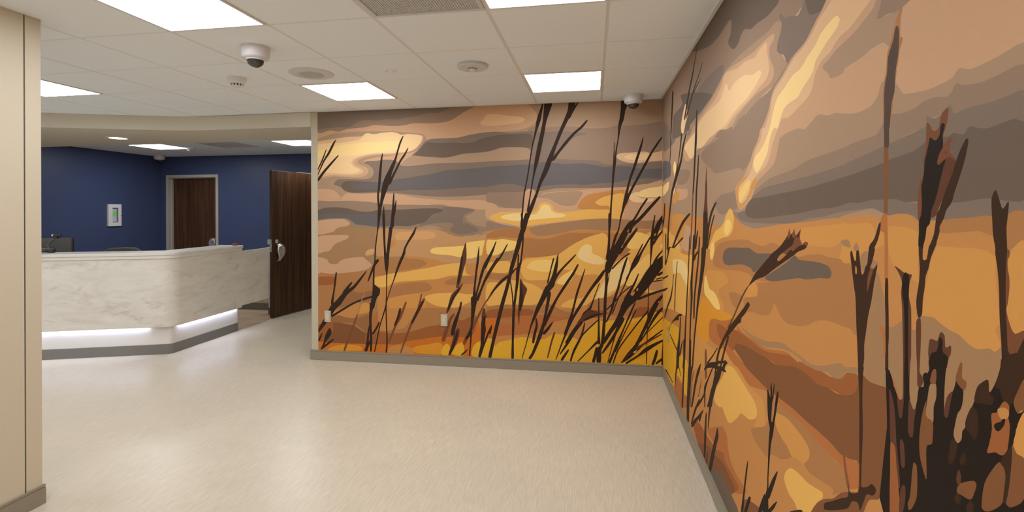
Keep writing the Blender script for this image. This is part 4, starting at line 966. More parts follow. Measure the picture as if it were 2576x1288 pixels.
X 1367,857 1357,842 1320,863 1310,890 1301,886 1275,902 1259,917 1242,914 1246,901 1259,890 1280,881 1293,857 1311,824 1320,837 1348,825 1367,797 1430,754 1498,715 1498,732 1452,765 1403,801 1367,827
X 1755,546 1738,566 1652,622 1638,617
q 1348,823 1334,829 1320,822 1325,808 1348,793
m 1289,829 1278,861 1265,877 1233,896 1221,910 1210,912 1208,878
C 1738,1484 1728,1466 1709,1476 1697,1484 1692,1467 1674,1471 1649,1487 1656,1457 1630,1432 1637,1440 1616,1450 1597,1446 1616,1429 1667,1416 1755,1399 1835,1405 1807,1428 1767,1450 1755,1461
X 2181,1225 2129,1265 2079,1299 2009,1334 1933,1372 1902,1389 1853,1407 1807,1428 1772,1450 1781,1440 1755,1461 1746,1448 1722,1469 1714,1457 1686,1458 1659,1481 1667,1459 1690,1461 1714,1434 1764,1414 1826,1389 1849,1373 1835,1368 1781,1390 1730,1416 1710,1413 1667,1432 1616,1441 1612,1431 1667,1416 1706,1400 1790,1369 1883,1334 1976,1297 2067,1273 2142,1243
B 2187,1227 2261,1180 2320,1130 2416,1048 2502,982 2480,984 2395,1050 2300,1131 2241,1180 2176,1226
X 2182,1164 2158,1157 2169,1145 2224,1105 2274,1077 2281,1058 2326,1039 2390,1002 2474,954 2546,912 2583,881 2632,872 2545,941 2473,992 2373,1051 2311,1087 2237,1131
X 2604,889 2663,843 2703,800 2736,749 2695,759 2663,809 2622,850 2563,895
X 2501,939 2564,869 2601,820 2641,773 2607,781 2568,827 2529,877 2474,943
n 1143,1968 1137,1961 1143,1943 1145,1919 1146,1895 1150,1868 1157,1841 1166,1801 1171,1771 1180,1734 1186,1723 1204,1726 1210,1794 1206,1823 1196,1851 1192,1885 1178,1906 1174,1919 1163,1939 1153,1955
x 1155,1932 1150,1921 1150,1890 1153,1869 1160,1846 1164,1822 1166,1797 1175,1778 1180,1751 1184,1723 1186,1720 1186,1692 1190,1678 1199,1678 1205,1686 1205,1712 1206,1732 1204,1756 1204,1799 1200,1824 1193,1842 1189,1875 1181,1890 1170,1907 1163,1928
q 1205,1681 1206,1636 1206,1593 1206,1536 1194,1536 1191,1592 1189,1635 1190,1679
o 1221,1520 1209,1538 1195,1536 1193,1506 1191,1466 1191,1442 1192,1396 1205,1395 1204,1484 1206,1497 1221,1501
X 1202,1396 1204,1353 1202,1310 1203,1267 1203,1245 1204,1204 1203,1195 1194,1198 1192,1208 1192,1248 1190,1270 1190,1313 1191,1356 1192,1397
o 1226,1290 1219,1289 1204,1280 1202,1237 1208,1222 1213,1264
X 1219,1519 1221,1501 1231,1478 1245,1459 1241,1459 1253,1429 1262,1412 1249,1411 1233,1424 1237,1406 1246,1378 1258,1335 1271,1300 1282,1256 1289,1226 1289,1198 1293,1176 1291,1174 1296,1137 1298,1089 1296,1031 1301,958 1306,884 1312,881 1313,952 1312,1096 1316,1142 1318,1189 1320,1218 1324,1260 1328,1331 1335,1359 1342,1388 1352,1438 1344,1446 1337,1432 1330,1422 1325,1424 1323,1446 1314,1449 1309,1442 1305,1419 1298,1393 1289,1399 1283,1412 1274,1422 1266,1462 1245,1481 1227,1514
m 1328,1409 1322,1407 1321,1392 1328,1392
C 1262,1410 1249,1411 1262,1384 1275,1354 1274,1383
C 1064,1713 1054,1707 1050,1699 1041,1694 1031,1698 1028,1706 1025,1717 1020,1725 1005,1731 1007,1710 1010,1700 1014,1691 1018,1685 1020,1658 1029,1604 1056,1530 1088,1525 1091,1530 1091,1569 1085,1600 1074,1618 1074,1645 1067,1663
C 1001,1677 996,1671 1001,1664 1001,1650 988,1637 986,1629 995,1613 1005,1594 1018,1571 1032,1549 1037,1538 1055,1533 1042,1562 1029,1597 1018,1625 1035,1632 1028,1653 1015,1666
B 1010,1642 987,1633 995,1613 1005,1594 1018,1571 1032,1549 1037,1538 1053,1533 1042,1562 1029,1597 1015,1632
K 1054,1684 1039,1676 1028,1686 1025,1702 1018,1705 1014,1700 1020,1683 1019,1663 1028,1652 1035,1636 1031,1630 1013,1639 1018,1625 1026,1604 1034,1582 1042,1562 1051,1544 1056,1521 1065,1513 1068,1496 1074,1480 1077,1470 1086,1470 1090,1479 1088,1504 1088,1524 1081,1538 1079,1563 1080,1592 1073,1614 1070,1641 1064,1657 1058,1674
K 1014,1654 1010,1650 1011,1648
X 962,1669 957,1665 962,1644 969,1624 981,1598 991,1577 998,1560 1011,1547 1018,1531 1029,1516 1029,1507 1037,1488 1037,1485 1045,1471 1054,1455 1060,1436 1068,1420 1071,1400 1077,1372 1080,1343 1092,1336 1097,1367 1089,1403 1086,1433 1089,1473 1077,1472 1077,1453 1071,1450 1065,1454 1061,1470 1056,1489 1059,1477 1045,1501 1037,1538 1029,1549 1013,1582 995,1613 985,1636 973,1656
B 1097,1327 1084,1335 1083,1298 1087,1241 1087,1229 1078,1222 1079,1209 1090,1198 1097,1208 1097,1255
B 1168,1428 1149,1423 1136,1418 1117,1417 1110,1416 1117,1401 1120,1372 1113,1350 1113,1290 1114,1232 1114,1210 1121,1187 1138,1161 1148,1151 1142,1180 1140,1242 1143,1344 1146,1376 1143,1397 1153,1414
K 1136,1417 1120,1415 1120,1393 1122,1348 1123,1230 1121,1187 1137,1182 1135,1243 1136,1345 1143,1385
C 882,1488 876,1487 873,1484 874,1476 877,1471 877,1458 874,1443 874,1428 877,1404 880,1393 873,1371 864,1360 847,1369 847,1351 866,1324 883,1329
X 900,1579 893,1565 886,1549 875,1561 876,1542 879,1519 878,1490 879,1473 880,1463 881,1442 881,1396 879,1365 877,1331 866,1324 857,1339 847,1357 847,1314 847,1285 887,1271 889,1316 890,1339 893,1378 894,1424 897,1455 901,1478 901,1488 905,1505 907,1533 908,1565
B 1061,1258 1062,1278 1058,1300 1049,1304 1037,1304 1030,1319 1025,1323 1017,1319 1015,1299 1009,1300 1004,1304 1000,1303 1002,1287 1010,1270 1010,1263 1058,1244 1061,1254
K 1199,1197 1189,1201 1179,1192 1172,1171 1161,1165 1155,1126 1150,1114 1144,1119 1138,1161 1134,1205 1121,1208 1118,1164 1104,1150 1096,1169 1090,1198 1075,1206 1078,1226 1069,1235 1064,1235 1058,1249 1061,1258 1052,1277 1038,1285 1030,1313 1022,1308 1022,1288 1010,1283 1008,1270 1010,1270 1015,1250 1018,1215 1019,1178 1015,1170 1009,1179 1000,1213 989,1246 977,1240 971,1236 973,1214 978,1200 985,1190 990,1173 995,1148 986,1138 976,1149 974,1164 967,1174 964,1192 951,1216 946,1228 940,1252 927,1266 916,1272 914,1253 902,1272 892,1300 888,1317 847,1335 847,1294 859,1276 867,1257 859,1242 847,1251 847,1241 860,1221 863,1216 865,1199 871,1183 871,1146 878,1096 848,1119 848,1084 1203,862 1198,1074
X 887,1317 847,1335 847,1294 859,1276 867,1257 876,1247 887,1252 894,1266 902,1267 892,1300
B 1190,1159 1182,1156 1172,1131 1167,1100 1164,1057 1159,1028 1152,969 1166,961 1169,1033 1185,1045 1188,1099
p 1185,1047 1169,1044 1164,1004 1161,993 1156,954 1154,911 1188,890 1187,979
v 1188,1205 1164,1222 1145,1245 1141,1221 1142,1157 1149,1151 1161,1158 1175,1183
o 1179,1188 1168,1181 1158,1164 1147,1152 1153,1150 1165,1163
B 1161,1152 1149,1151 1138,1161 1144,1119 1150,1113 1155,1117
v 1113,1254 1097,1259 1095,1197 1096,1169 1107,1148 1118,1166 1119,1204
B 1121,1163 1107,1148 1098,1156 1104,1132 1109,1094 1115,1089 1122,1091 1125,1101
v 1084,1262 1062,1269 1063,1250 1072,1233 1085,1232
v 1057,1216 1041,1223 1040,1198 1047,1178 1049,1147 1064,1145 1070,1152 1064,1189
q 1068,1181 1069,1152 1050,1147 1050,1119 1053,1105 1066,1096 1069,1080 1068,1030 1079,1044 1088,1067 1089,1101 1081,1147
q 1057,1225 1049,1246 1040,1249 1041,1225 1054,1218
v 1012,1253 1004,1286 984,1292 989,1246 997,1224 1010,1209 1013,1217
q 989,1247 985,1265 977,1283 973,1280 974,1257 964,1253 965,1243 971,1236
B 1012,1208 997,1225 1002,1205 1009,1175 1015,1170 1020,1176
B 1152,1064 1145,1072 1138,1063 1135,1023 1142,1013 1149,1020
q 1108,1042 1097,1040 1097,983 1107,958 1116,944 1124,939 1126,951 1119,968
B 1156,910 1152,960 1142,979 1134,978 1136,945 1146,916
X 951,1216 940,1209 938,1183 944,1163 958,1168 967,1176 964,1192
X 940,1252 927,1266 917,1271 916,1252 905,1248 910,1235 927,1230 946,1226
p 910,1220 899,1227 895,1235 885,1250 875,1246 877,1228 874,1216 878,1182 882,1170 891,1163 903,1162 919,1153 915,1169 909,1196
m 898,1232 885,1240 876,1238 878,1227 891,1220
K 905,1203 901,1209 891,1216 889,1220 883,1223 885,1213 895,1199 901,1198
l 847,1247 858,1230 863,1212 868,1191 862,1178 848,1179
q 847,1297 859,1276 867,1257 865,1247 859,1241 854,1248 847,1251
q 848,1178 862,1180 869,1189 873,1145 878,1111 882,1093 873,1092 848,1121
q 894,1151 885,1145 883,1131 888,1092 903,1072 921,1057 931,1058 925,1100 907,1134
X 876,1181 870,1185 873,1145 878,1111 883,1093 888,1092 883,1131 885,1145 893,1152
q 978,1072 949,1092 942,1090 947,1072 956,1056 977,1052 988,1051 984,1065
X 1000,1139 986,1137 991,1110 1001,1093 1009,1094 1005,1119
X 972,1128 965,1122 972,1106 981,1108
B 983,1093 977,1083 982,1064 989,1073
X 956,1055 948,1051 952,1038 961,1029 966,1036
X 980,1050 978,1042 985,1031 993,1032 992,1045
K 1202,1200 1199,1116 1197,1031 1200,972 1204,881 1190,889 1189,978 1187,1035 1188,1121 1193,1203"""
def smooth(P, n=3):
    N = len(P)
    o = []
    for i in range(N):
        p0, p1, p2, p3 = P[i - 1], P[i], P[(i + 1) % N], P[(i + 2) % N]
        L = np.hypot(*(p2 - p1))
        m1, m2 = (p2 - p0) / 2, (p3 - p1) / 2
        for m_ in (m1, m2):
            q = np.hypot(*m_)
            if q > L:
                m_ *= L / q
        for k in range(n):
            t = k / n
            o.append((2 * t ** 3 - 3 * t ** 2 + 1) * p1 + (t ** 3 - 2 * t ** 2 + t) * m1 + (-2 * t ** 3 + 3 * t ** 2) * p2 + (t ** 3 - t ** 2) * m2)
    return np.array(o)
def mural_faces(text, ground, u0, u1, v0, v1):
    """flat print: all shapes cut into one layer of triangles, the last shape on top wins"""
    shapes = []
    for ln in text.strip().split('\n'):
        t = ln.split()
        P = np.array([[float(q) for q in s_.split(',')] for s_ in t[1:]]) / 1000.0
        P = smooth(P)
        P[:, 0] = np.clip(P[:, 0], u0 - 0.05, u1 + 0.05)
        P[:, 1] = np.clip(P[:, 1], v0 - 0.05, v1 + 0.05)
        shapes.append((t[0], P))
    verts = [(u0, v0), (u1, v0), (u1, v1), (u0, v1)]
    edges = [(0, 1), (1, 2), (2, 3), (3, 0)]
    for _, P in shapes:
        b0 = len(verts)
        keep = [P[0]]
        for p in P[1:]:
            if np.hypot(*(p - keep[-1])) > 2e-4:
                keep.append(p)
        n = len(keep)
        if n < 3:
            continue
        verts += [tuple(p) for p in keep]
        edges += [(b0 + i, b0 + (i + 1) % n) for i in range(n)]
    V, E_, Fc, *_ = delaunay_2d_cdt([Vector(p) for p in verts], edges, [], 0, 1e-5)
    V = np.array([(p[0], p[1]) for p in V])
    F3 = np.array([f for f in Fc if len(f) == 3])
    cen = V[F3].mean(axis=1)
    ok = (cen[:, 0] > u0) & (cen[:, 0] < u1) & (cen[:, 1] > v0) & (cen[:, 1] < v1)
    F3, cen = F3[ok], cen[ok]
    ink = np.tile(np.array(ground), (len(F3), 1))
    for c_, P in shapes:
        lo, hi = P.min(0), P.max(0)
        idx = np.nonzero((cen[:, 0] >= lo[0]) & (cen[:, 0] <= hi[0]) & (cen[:, 1] >= lo[1]) & (cen[:, 1] <= hi[1]))[0]
        if not len(idx):
            continue
        q = cen[idx]
        inside = np.zeros(len(idx), bool)
        A, B = P, np.roll(P, -1, 0)
        for (ax, ay), (bx, by) in zip(A, B):
            if ay == by:
                continue
            m_ = (ay <= q[:, 1]) != (by <= q[:, 1])
            inside ^= m_ & (q[:, 0] < ax + (q[:, 1] - ay) / (by - ay) * (bx - ax))
        ink[idx[inside]] = INK_LIN[c_]
    return V, F3, ink
INK_LIN = {k: np.array([lin(c) * INK_GAIN for c in v] + [1.0]) for k, v in INK.items()}
def mural_object(name, pts, faces, ink, label):
    me = bpy.data.meshes.new(name)
    me.from_pydata([tuple(p) for p in pts], [], [tuple(int(i) for i in f) for f in faces])
    a = me.attributes.new('ink', 'FLOAT_COLOR', 'FACE')
    a.data.foreach_set('color', np.ascontiguousarray(ink, dtype=np.float32).ravel())
    me.update()
    o = link(name, me, 'mural_print')
    return tag(o, label, 'mural')
GAP = 0.0015
V, F3, ink = mural_faces(MURAL_BACK, INK_LIN['d'], XM, XR - 0.002, BB - 0.002, H)
mural_object('wall_mural', [(p[0], YB - GAP, p[1]) for p in V], F3, ink,
             'printed sunset sky with dark reed silhouettes covering the back wall')
YE = 0.455                                             # the print goes on mirrored behind the viewer
V, F3, ink = mural_faces(MURAL_RIGHT, INK_LIN['e'], YE, YB - 0.002, BB - 0.002, H)
pts = [(XR - GAP, p[0], p[1]) for p in V]
n0 = len(pts)
pts2 = [(XR - GAP, 2 * YE - p[0], p[1]) for p in V]
keep2 = np.array([all(pts2[i][1] > YREAR for i in f) for f in F3])
allf = [tuple(f[::-1]) for f in F3] + [tuple(int(i) + n0 for i in f) for f, k in zip(F3, keep2) if k]
mural_object('wall_mural', pts + pts2, allf, np.concatenate([ink, ink[keep2]]),
             'giant printed reeds before a golden sunset covering the long right wall')

# ------------------------------------------------------------------ reception desk
desk = thing('reception_desk', 'white veined reception desk with angled front and glowing toe recess', 'desk', (0, 0, 0))
PAN, PZ0, PZ1, CT = 0.06, 0.30, 1.035, 1.10
def vecs(L): return [(p.x, p.y) for p in L]
MB().band(vecs(desk_path(PAN, 0.16)), vecs(desk_path(PAN - 0.03, 0.13)), PZ0, PZ1).build('front_panel', 'veined_white', desk, smooth=True)
MB().band(vecs(desk_path(0.0, 0.05)), vecs(desk_path(-0.03, 0.03)), 0.105, PZ0 + 0.02).build('toe_panel', 'solid_white', desk, smooth=True)
MB().band(vecs(desk_path(0.008, 0.055)), vecs(desk_path(-0.03, 0.03)), 0.002, 0.105).build('base_strip', 'desk_base', desk, smooth=True)
MB().band(vecs(desk_path(PAN + 0.02, 0.17, end=DESK_END + 0.01)), vecs(desk_path(PAN - 0.30, 0.02, end=DESK_END + 0.01)), PZ1 + 0.032, CT).build('counter_top', 'solid_white', desk, bev=0.006)
MB().band(vecs(desk_path(PAN + 0.012, 0.162, end=DESK_END + 0.004)), vecs(desk_path(PAN - 0.29, 0.02, end=DESK_END + 0.004)), PZ1, PZ1 + 0.032).build('counter_edge', 'solid_white', desk, bev=0.003)
MB().band(vecs(desk_path(PAN - 0.03, 0.13, end=DESK_END)), vecs(desk_path(0.0, 0.05, end=DESK_END)), PZ0 + 0.012, PZ0 + 0.02).build('soffit_board', 'solid_white', desk)
# light strips under the overhang (front: two runs with a small gap, side: one run)
def strip(a, b_, side):
    mb = MB()
    if side == 'front':
        o = DC + DN * 0.022
        i = DC + DN * 0.008
        mb.band([o + DL * a, o + DL * b_], [i + DL * a, i + DL * b_], PZ0 + 0.004, PZ0 + 0.012)
    else:
        mb.box(DC.x + 0.008, DC.x + 0.022, a, b_, PZ0 + 0.004, PZ0 + 0.012)
    mb.build('light_strip', 'led', desk)['label'] = 'cool white light strip under the desk edge'
strip(0.22, 1.06, 'front')
strip(1.10, 1.94, 'front')
strip(1.98, 2.70, 'front')
strip(4.80, 5.70, 'side')
# lower return panel with rounded end
ret = [Vector((DC.x + PAN, DESK_END)), Vector((DC.x + PAN, 6.19))]
cx_, cy_, rr = DC.x + PAN - 0.30, 6.19, 0.30
arc = [Vector((cx_ + rr * math.cos(a), cy_ + rr * math.sin(a))) for a in [math.radians(3.8 * k) for k in range(1, 11)]]
arci = [Vector((cx_ + (rr - 0.03) * math.cos(a), cy_ + (rr - 0.03) * math.sin(a))) for a in [math.radians(3.8 * k) for k in range(1, 11)]]
o_ = ret + arc
i_ = [p - Vector((0.03, 0)) for p in ret] + arci
pn = MB().band(vecs(o_), vecs(i_), 0.325, 1.025).build('return_panel', 'veined_white', desk, smooth=True)
pn['label'] = 'veined white return panel with rounded end'
MB().box(-4.76, -4.70, 6.68, 6.74, 0.105, 0.70).build('end_post', 'solid_white', desk)
MB().box(-4.765, -4.695, 6.675, 6.745, 0.002, 0.105).build('post_base', 'desk_base', desk)
MB().band(vecs(desk_path(-0.035, 0.02)), vecs(desk_path(-0.62, 0.01)), 0.70, 0.735).build('work_surface', 'solid_white', desk)
MB().band(vecs(desk_path(-0.03, 0.03)), vecs(desk_path(-0.05, 0.02)), 0.11, PZ1).build('inner_panel', 'solid_white', desk)
MB().box(DC.x - 0.03, DC.x + PAN - 0.031, DESK_END - 0.02, DESK_END - 0.001, PZ0, PZ1).build('end_panel', 'veined_white', desk)
MB().box(DC.x - 0.05, DC.x - 0.005, DESK_END - 0.02, DESK_END, 0.105, PZ0).build('end_panel', 'solid_white', desk)

# low cabinet behind the return panel
cab = thing('low_cabinet', 'low beige cabinet with dark plinth behind the desk return', 'cabinet', (-5.25, 6.97, 0.002))
MB().box(-0.55, 0.55, 0.0, 0.45, 0.10, 0.70).build('body', 'panel_beige', cab, bev=0.003)
MB().box(-0.55, 0.55, 0.012, 0.44, 0.0, 0.10).build('plinth', 'desk_base', cab)
MB().box(-0.56, 0.56, -0.015, 0.46, 0.70, 0.73).build('top', 'solid_white', cab, bev=0.003)
for dx in (-0.37, 0.0, 0.37):
    MB().box(dx - 0.18, dx + 0.18, -0.018, 0.0, 0.115, 0.69).build('cabinet_door', 'panel_beige', cab, bev=0.002)

# ------------------------------------------------------------------ doors
def handle(parent, u, z, sgn=1):
    """curved pull handle on a plate, built in the door plane (x along the door, y out of it)"""
    plate = [(-0.02, 0.09), (0.03, 0.105), (0.075, 0.09), (0.105, 0.05), (0.11, 0.0), (0.09, -0.05), (0.05, -0.09), (0.0, -0.115), (-0.012, -0.11), (0.005, -0.06), (0.012, 0.0), (0.0, 0.05)]
    mb = MB()
    k_ = 1.2
    lo = [mb.bm.verts.new((u + sgn * p[0] * k_, 0.0, z + p[1] * k_)) for p in plate]
    hi = [mb.bm.verts.new((u + sgn * p[0] * 0.93 * k_, -0.022, z + p[1] * 0.93 * k_)) for p in plate]
    mb.bm.faces.new(lo); mb.bm.faces.new(hi[::-1])
    for k in range(len(plate)):
        mb.bm.faces.new((lo[k], lo[(k + 1) % len(plate)], hi[(k + 1) % len(plate)], hi[k]))
    h = mb.build('handle', 'steel', parent, bev=0.004)
    lever = [(0.045, 0.055), (0.015, 0.075), (-0.012, 0.06), (-0.02, 0.025), (-0.008, -0.02), (0.006, -0.06), (0.004, -0.105)]
    MB().tube([(u + sgn * p[0] * k_, -0.034, z + p[1] * k_) for p in lever], [0.02, 0.022, 0.02, 0.016, 0.014, 0.013, 0.010], 10).build('lever', 'steel', h, smooth=True)
    return h
# closed door in the blue wall
d1 = thing('door_1', 'closed dark walnut door in a pale frame on the blue wall', 'door', (-7.45, YO, 0), kind='structure')
fx0, fx1, ft = -0.555, 0.555, 2.215
MB().box(fx0, fx0 + 0.052, -0.018, 0.14, 0.002, ft).build('frame_post', 'frame_paint', d1, bev=0.003)
MB().box(fx1 - 0.052, fx1, -0.018, 0.14, 0.002, ft).build('frame_post', 'frame_paint', d1, bev=0.003)
MB().box(fx0 + 0.052, fx1 - 0.052, -0.018, 0.14, ft - 0.052, ft).build('frame_head', 'frame_paint', d1, bev=0.003)
MB().box(fx0 + 0.052, fx0 + 0.068, 0.045, 0.088, 0.002, ft - 0.068).build('door_stop', 'frame_paint', d1)
MB().box(fx1 - 0.068, fx1 - 0.052, 0.045, 0.088, 0.002, ft - 0.068).build('door_stop', 'frame_paint', d1)
MB().box(fx0 + 0.052, fx1 - 0.052, 0.045, 0.088, ft - 0.068, ft - 0.052).build('door_stop', 'frame_paint', d1)
leaf = MB().box(fx0 + 0.056, fx1 - 0.056, 0.09, 0.134, 0.01, ft - 0.056).build('door_leaf', 'walnut', d1)
pv = handle(leaf, 0.40, 0.905, -1)
pv.location = (0, 0.09, 0)
# open door beside the desk; local x runs from the latch edge to the hinge
d2 = thing('door_2', 'open dark walnut door with silver pull standing beside the desk', 'door', (-4.515, 6.418, 0), math.atan2(0.984, 0.180), kind='structure')
leaf2 = MB().box(0.0, 0.91, 0.0, 0.045, 0.012, 2.115).build('door_leaf', 'walnut', d2, bev=0.002)
handle(leaf2, 0.105, 0.94, 1)
MB().lathe([(0.0, 0.0), (0.028, 0.0), (0.030, 0.006), (0.020, 0.016), (0.0, 0.020)]).build('thumb_turn', 'steel', leaf2, (0.085, -0.001, 1.095), smooth=True).rotation_euler = (math.pi / 2, 0, 0)
MB().box(-0.006, 0.0, 0.004, 0.036, 0.95, 1.13).build('latch_plate', 'brushed', leaf2, bev=0.001)
MB().box(-0.03, -0.006, 0.006, 0.055, 1.06, 1.13).build('latch_guard', 'brushed', leaf2, bev=0.003)
MB().box(-0.02, -0.006, 0.012, 0.03, 0.985, 1.02).build('latch_bolt', 'steel', leaf2, bev=0.002)
for hz in (0.25, 1.05, 1.85):
    MB().tube([(0.905, 0.05, hz), (0.905, 0.05, hz + 0.11)], 0.008, 8).build('hinge', 'brushed', leaf2)
cl = MB().box(0.60, 0.83, 0.045, 0.085, 2.03, 2.09).build('door_closer', 'brushed', leaf2, bev=0.004)
MB().box(0.55, 0.86, 0.055, 0.075, 2.118, 2.126).build('closer_arm', 'brushed', cl)

# ------------------------------------------------------------------ ceiling lights and devices
def ceiling_light(x0, x1, y0, y1, label, em, group):
    w, h = (x1 - x0) / 2, (y1 - y0) / 2
    t = thing('ceiling_light', label, 'ceiling light', ((x0 + x1) / 2, (y0 + y1) / 2, H), group=group)
    e, f = 0.0075, 0.021
    mb = MB()
    for (a, b_, c_, d_) in ((-w + e, w - e, -h + e, -h + f), (-w + e, w - e, h - f, h - e), (-w + e, -w + f, -h + f, h - f), (w - f, w - e, -h + f, h - f)):
        mb.box(a, b_, c_, d_, -0.004, 0.02)
    mb.build('light_frame', 'white_metal', t)
    d_ = MB().box(-w + f, w - f, -h + f, h - f, 0.001, 0.012).build('diffuser', em, t)
    d_.data.materials.append(MATS['white_metal'])
    for p in d_.data.polygons:                         # only the lower face gives light
        p.material_index = 0 if p.normal.z < -0.5 else 1
    return t
LAB = {(4, 0): 'large bright square ceiling light at the top left near the dome camera',
       (1, 0): 'bright square ceiling light at the top edge beside the air grille',
       (4, 3): 'bright square ceiling light beside the round speaker',
       (1, 3): 'bright square ceiling light above the back mural near the corner camera',
       (8, 2): 'bright square ceiling light partly hidden by the near left wall'}
ORD = ['first', 'second', 'third', 'fourth', 'fifth', 'sixth']
def hidden_label(q):
    side = {1: 'beside the right mural', 2: 'added over the viewer to brighten the right mural', 4: 'in the middle of the room', 8: 'added in the lobby left of the near wall', 12: 'added by the far lobby wall'}[q[0]]
    rows = sorted([r for c, r in LIGHTS if c == q[0] and (c, r) not in LAB], reverse=True)
    return 'unseen ceiling light outside the picture, %s, %s row' % (side, ORD[rows.index(q[1])])
for q in LIGHTS:
    c_ = cell(*q)
    ceiling_light(c_[0], c_[1], c_[2], c_[3], LAB[q] if q in LAB else hidden_label(q), 'light_panel', 'lobby ceiling lights')
for q, lab in zip(O_LIGHT, ('bright ceiling light over the desk office near the blue corner', 'bright ceiling light over the office by the mural wall end')):
    c_ = ocell(*q)
    ceiling_light(c_[0], c_[1], c_[2], c_[3], lab, 'office_panel', 'office ceiling lights')

def air_grille(x0, x1, y0, y1, label, detail):
    w, h = (x1 - x0) / 2, (y1 - y0) / 2
    t = thing('air_grille', label, 'air vent', ((x0 + x1) / 2, (y0 + y1) / 2, H))
    e, f = 0.0075, 0.03
    mb = MB()
    for (a, b_, c_, d_) in ((-w + e, w - e, -h + e, -h + f), (-w + e, w - e, h - f, h - e), (-w + e, -w + f, -h + f, h - f), (w - f, w - e, -h + f, h - f)):
        mb.box(a, b_, c_, d_, -0.005, 0.02)
    mb.build('grille_frame', 'grille_grey', t)
    MB().box(-w + f, w - f, -h + f, h - f, 0.010, 0.016).build('backing', 'vent_back', t)
    # eggcrate core: crossing thin blades
    mb = MB()
    step = 0.0127 if detail else 0.05
    n = int((2 * w - 2 * f) / step)
    for k in range(n + 1):
        p = -w + f + (2 * w - 2 * f) * k / n
        mb.box(p - 0.0022, p + 0.0022, -h + f, h - f, 0.0, 0.0098)
        p = -h + f + (2 * h - 2 * f) * k / n
        mb.box(-w + f, w - f, p - 0.0022, p + 0.0022, 0.0003, 0.0095)
    g = mb.build('grille_core', 'grille_grey', t)
    g['kind'] = 'stuff'
    return t
c_ = cell(*DIFFS[0])
air_grille(c_[0], c_[1], c_[2], c_[3], 'grey perforated square air grille in the lobby ceiling', True)
c_ = ocell(*O_DIFF[0])
air_grille(c_[0], c_[1], c_[2], c_[3], 'small grey air grille in the office ceiling over the desk', False)

def dome_camera(x, y, label, rz=0.0, s=1.0):
    t = thing('dome_camera', label, 'security camera', (x, y, H), rz, 'dome cameras on the ceiling')
    R = 0.083 * s
    MB().lathe([(0.0, 0.0), (R, 0.0), (R * 1.0, -0.018 * s), (R * 0.985, -0.05 * s), (R * 0.93, -0.068 * s), (R * 0.80, -0.076 * s), (R * 0.66, -0.078 * s), (R * 0.64, -0.074 * s), (0.0, -0.074 * s)], seg=40).build('housing', 'cam_white', t, smooth=True)
    r = R * 0.62
    prof = [(r * math.cos(a), -0.076 * s - r * 0.95 * math.sin(a)) for a in [math.radians(90 * k / 10) for k in range(11)]]
    MB().lathe(prof + [(0.0, -0.076 * s - r * 0.95)], seg=36).build('dome', 'smoked_dome', t, smooth=True)
    MB().lathe([(r * 1.0, -0.078 * s), (r * 1.09, -0.078 * s), (r * 1.06, -0.084 * s), (r * 0.99, -0.084 * s)], seg=36, ring=True).build('ring', 'cam_white', t, smooth=True)
    return t
dome_camera(-2.07, 2.79, 'white dome camera with smoked bubble next to the large light')
dome_camera(0.355, 4.545, 'white dome camera in the ceiling corner above the murals')
dome_camera(-7.87, 7.96, 'small white dome camera in the blue office corner', 0, 1.05)

def slotted_detector(x, y, label, R=0.064, hgt=0.075):
    t = thing('smoke_detector', label, 'smoke detector', (x, y, H))
    MB().lathe([(0.0, 0.0), (R, 0.0), (R, -0.010), (R * 1.0, -hgt * 0.34), (R * 0.95, -hgt * 0.48), (R * 0.84, -hgt * 0.60), (R * 0.78, -hgt * 0.64), (0, -hgt * 0.64)], seg=36).build('body', 'cream_plastic', t, smooth=True)
    MB().lathe([(0.0, -hgt * 0.64), (R * 0.68, -hgt * 0.64), (R * 0.58, -hgt * 0.84), (0.0, -hgt * 0.84)], seg=36).build('chamber', 'slot_dark', t, smooth=True)
    MB().lathe([(0.0, -hgt * 0.83), (R * 0.62, -hgt * 0.83), (R * 0.56, -hgt * 0.92), (R * 0.36, -hgt * 0.99), (0.0, -hgt)], seg=36).build('cap', 'cream_plastic', t, smooth=True)
    for k in range(12):
        a = 2 * math.pi * k / 12
        MB().box(R * 0.50, R * 0.70, -0.005, 0.005, -hgt * 0.86, -hgt * 0.62).build('rib', 'cream_plastic', t, rz=a)
    return t
slotted_detector(-2.69, 3.41, 'cream slotted smoke detector beside the large dome camera')
slotted_detector(-6.42, 7.09, 'small slotted detector on the office ceiling beside the light', 0.07, 0.06)

sp = thing('ceiling_speaker', 'flat round grey ceiling speaker beside the square light', 'speaker', (-2.06, 3.395, H))
MB().lathe([(0.0, 0.0), (0.158, 0.0), (0.158, -0.004), (0.148, -0.009), (0.098, -0.0105), (0.0, -0.0105)], seg=56).build('rim', 'grille_grey', sp, smooth=True)
MB().lathe([(0.0, -0.0105), (0.088, -0.0105), (0.086, -0.0135), (0.0, -0.0150)], seg=48).build('grille', 'dark_grey', sp, smooth=True).data.materials[0] = mat('speaker_grille', rgb(184, 186, 186), 0.6)

fd = thing('concealed_sprinkler', 'faint white perforated disc flush in a ceiling tile', 'sprinkler', (-1.452, 3.415, H))
MB().lathe([(0.0, 0.0), (0.05, 0.0), (0.05, -0.002), (0.044, -0.006), (0.0, -0.008)], seg=32).build('cover', 'ceiling_tile', fd, smooth=True)
for k in range(10):
    a = 2 * math.pi * k / 10
    MB().box(0.024, 0.040, -0.003, 0.003, -0.0082, -0.005).build('slot', 'grille_grey', fd, rz=a)

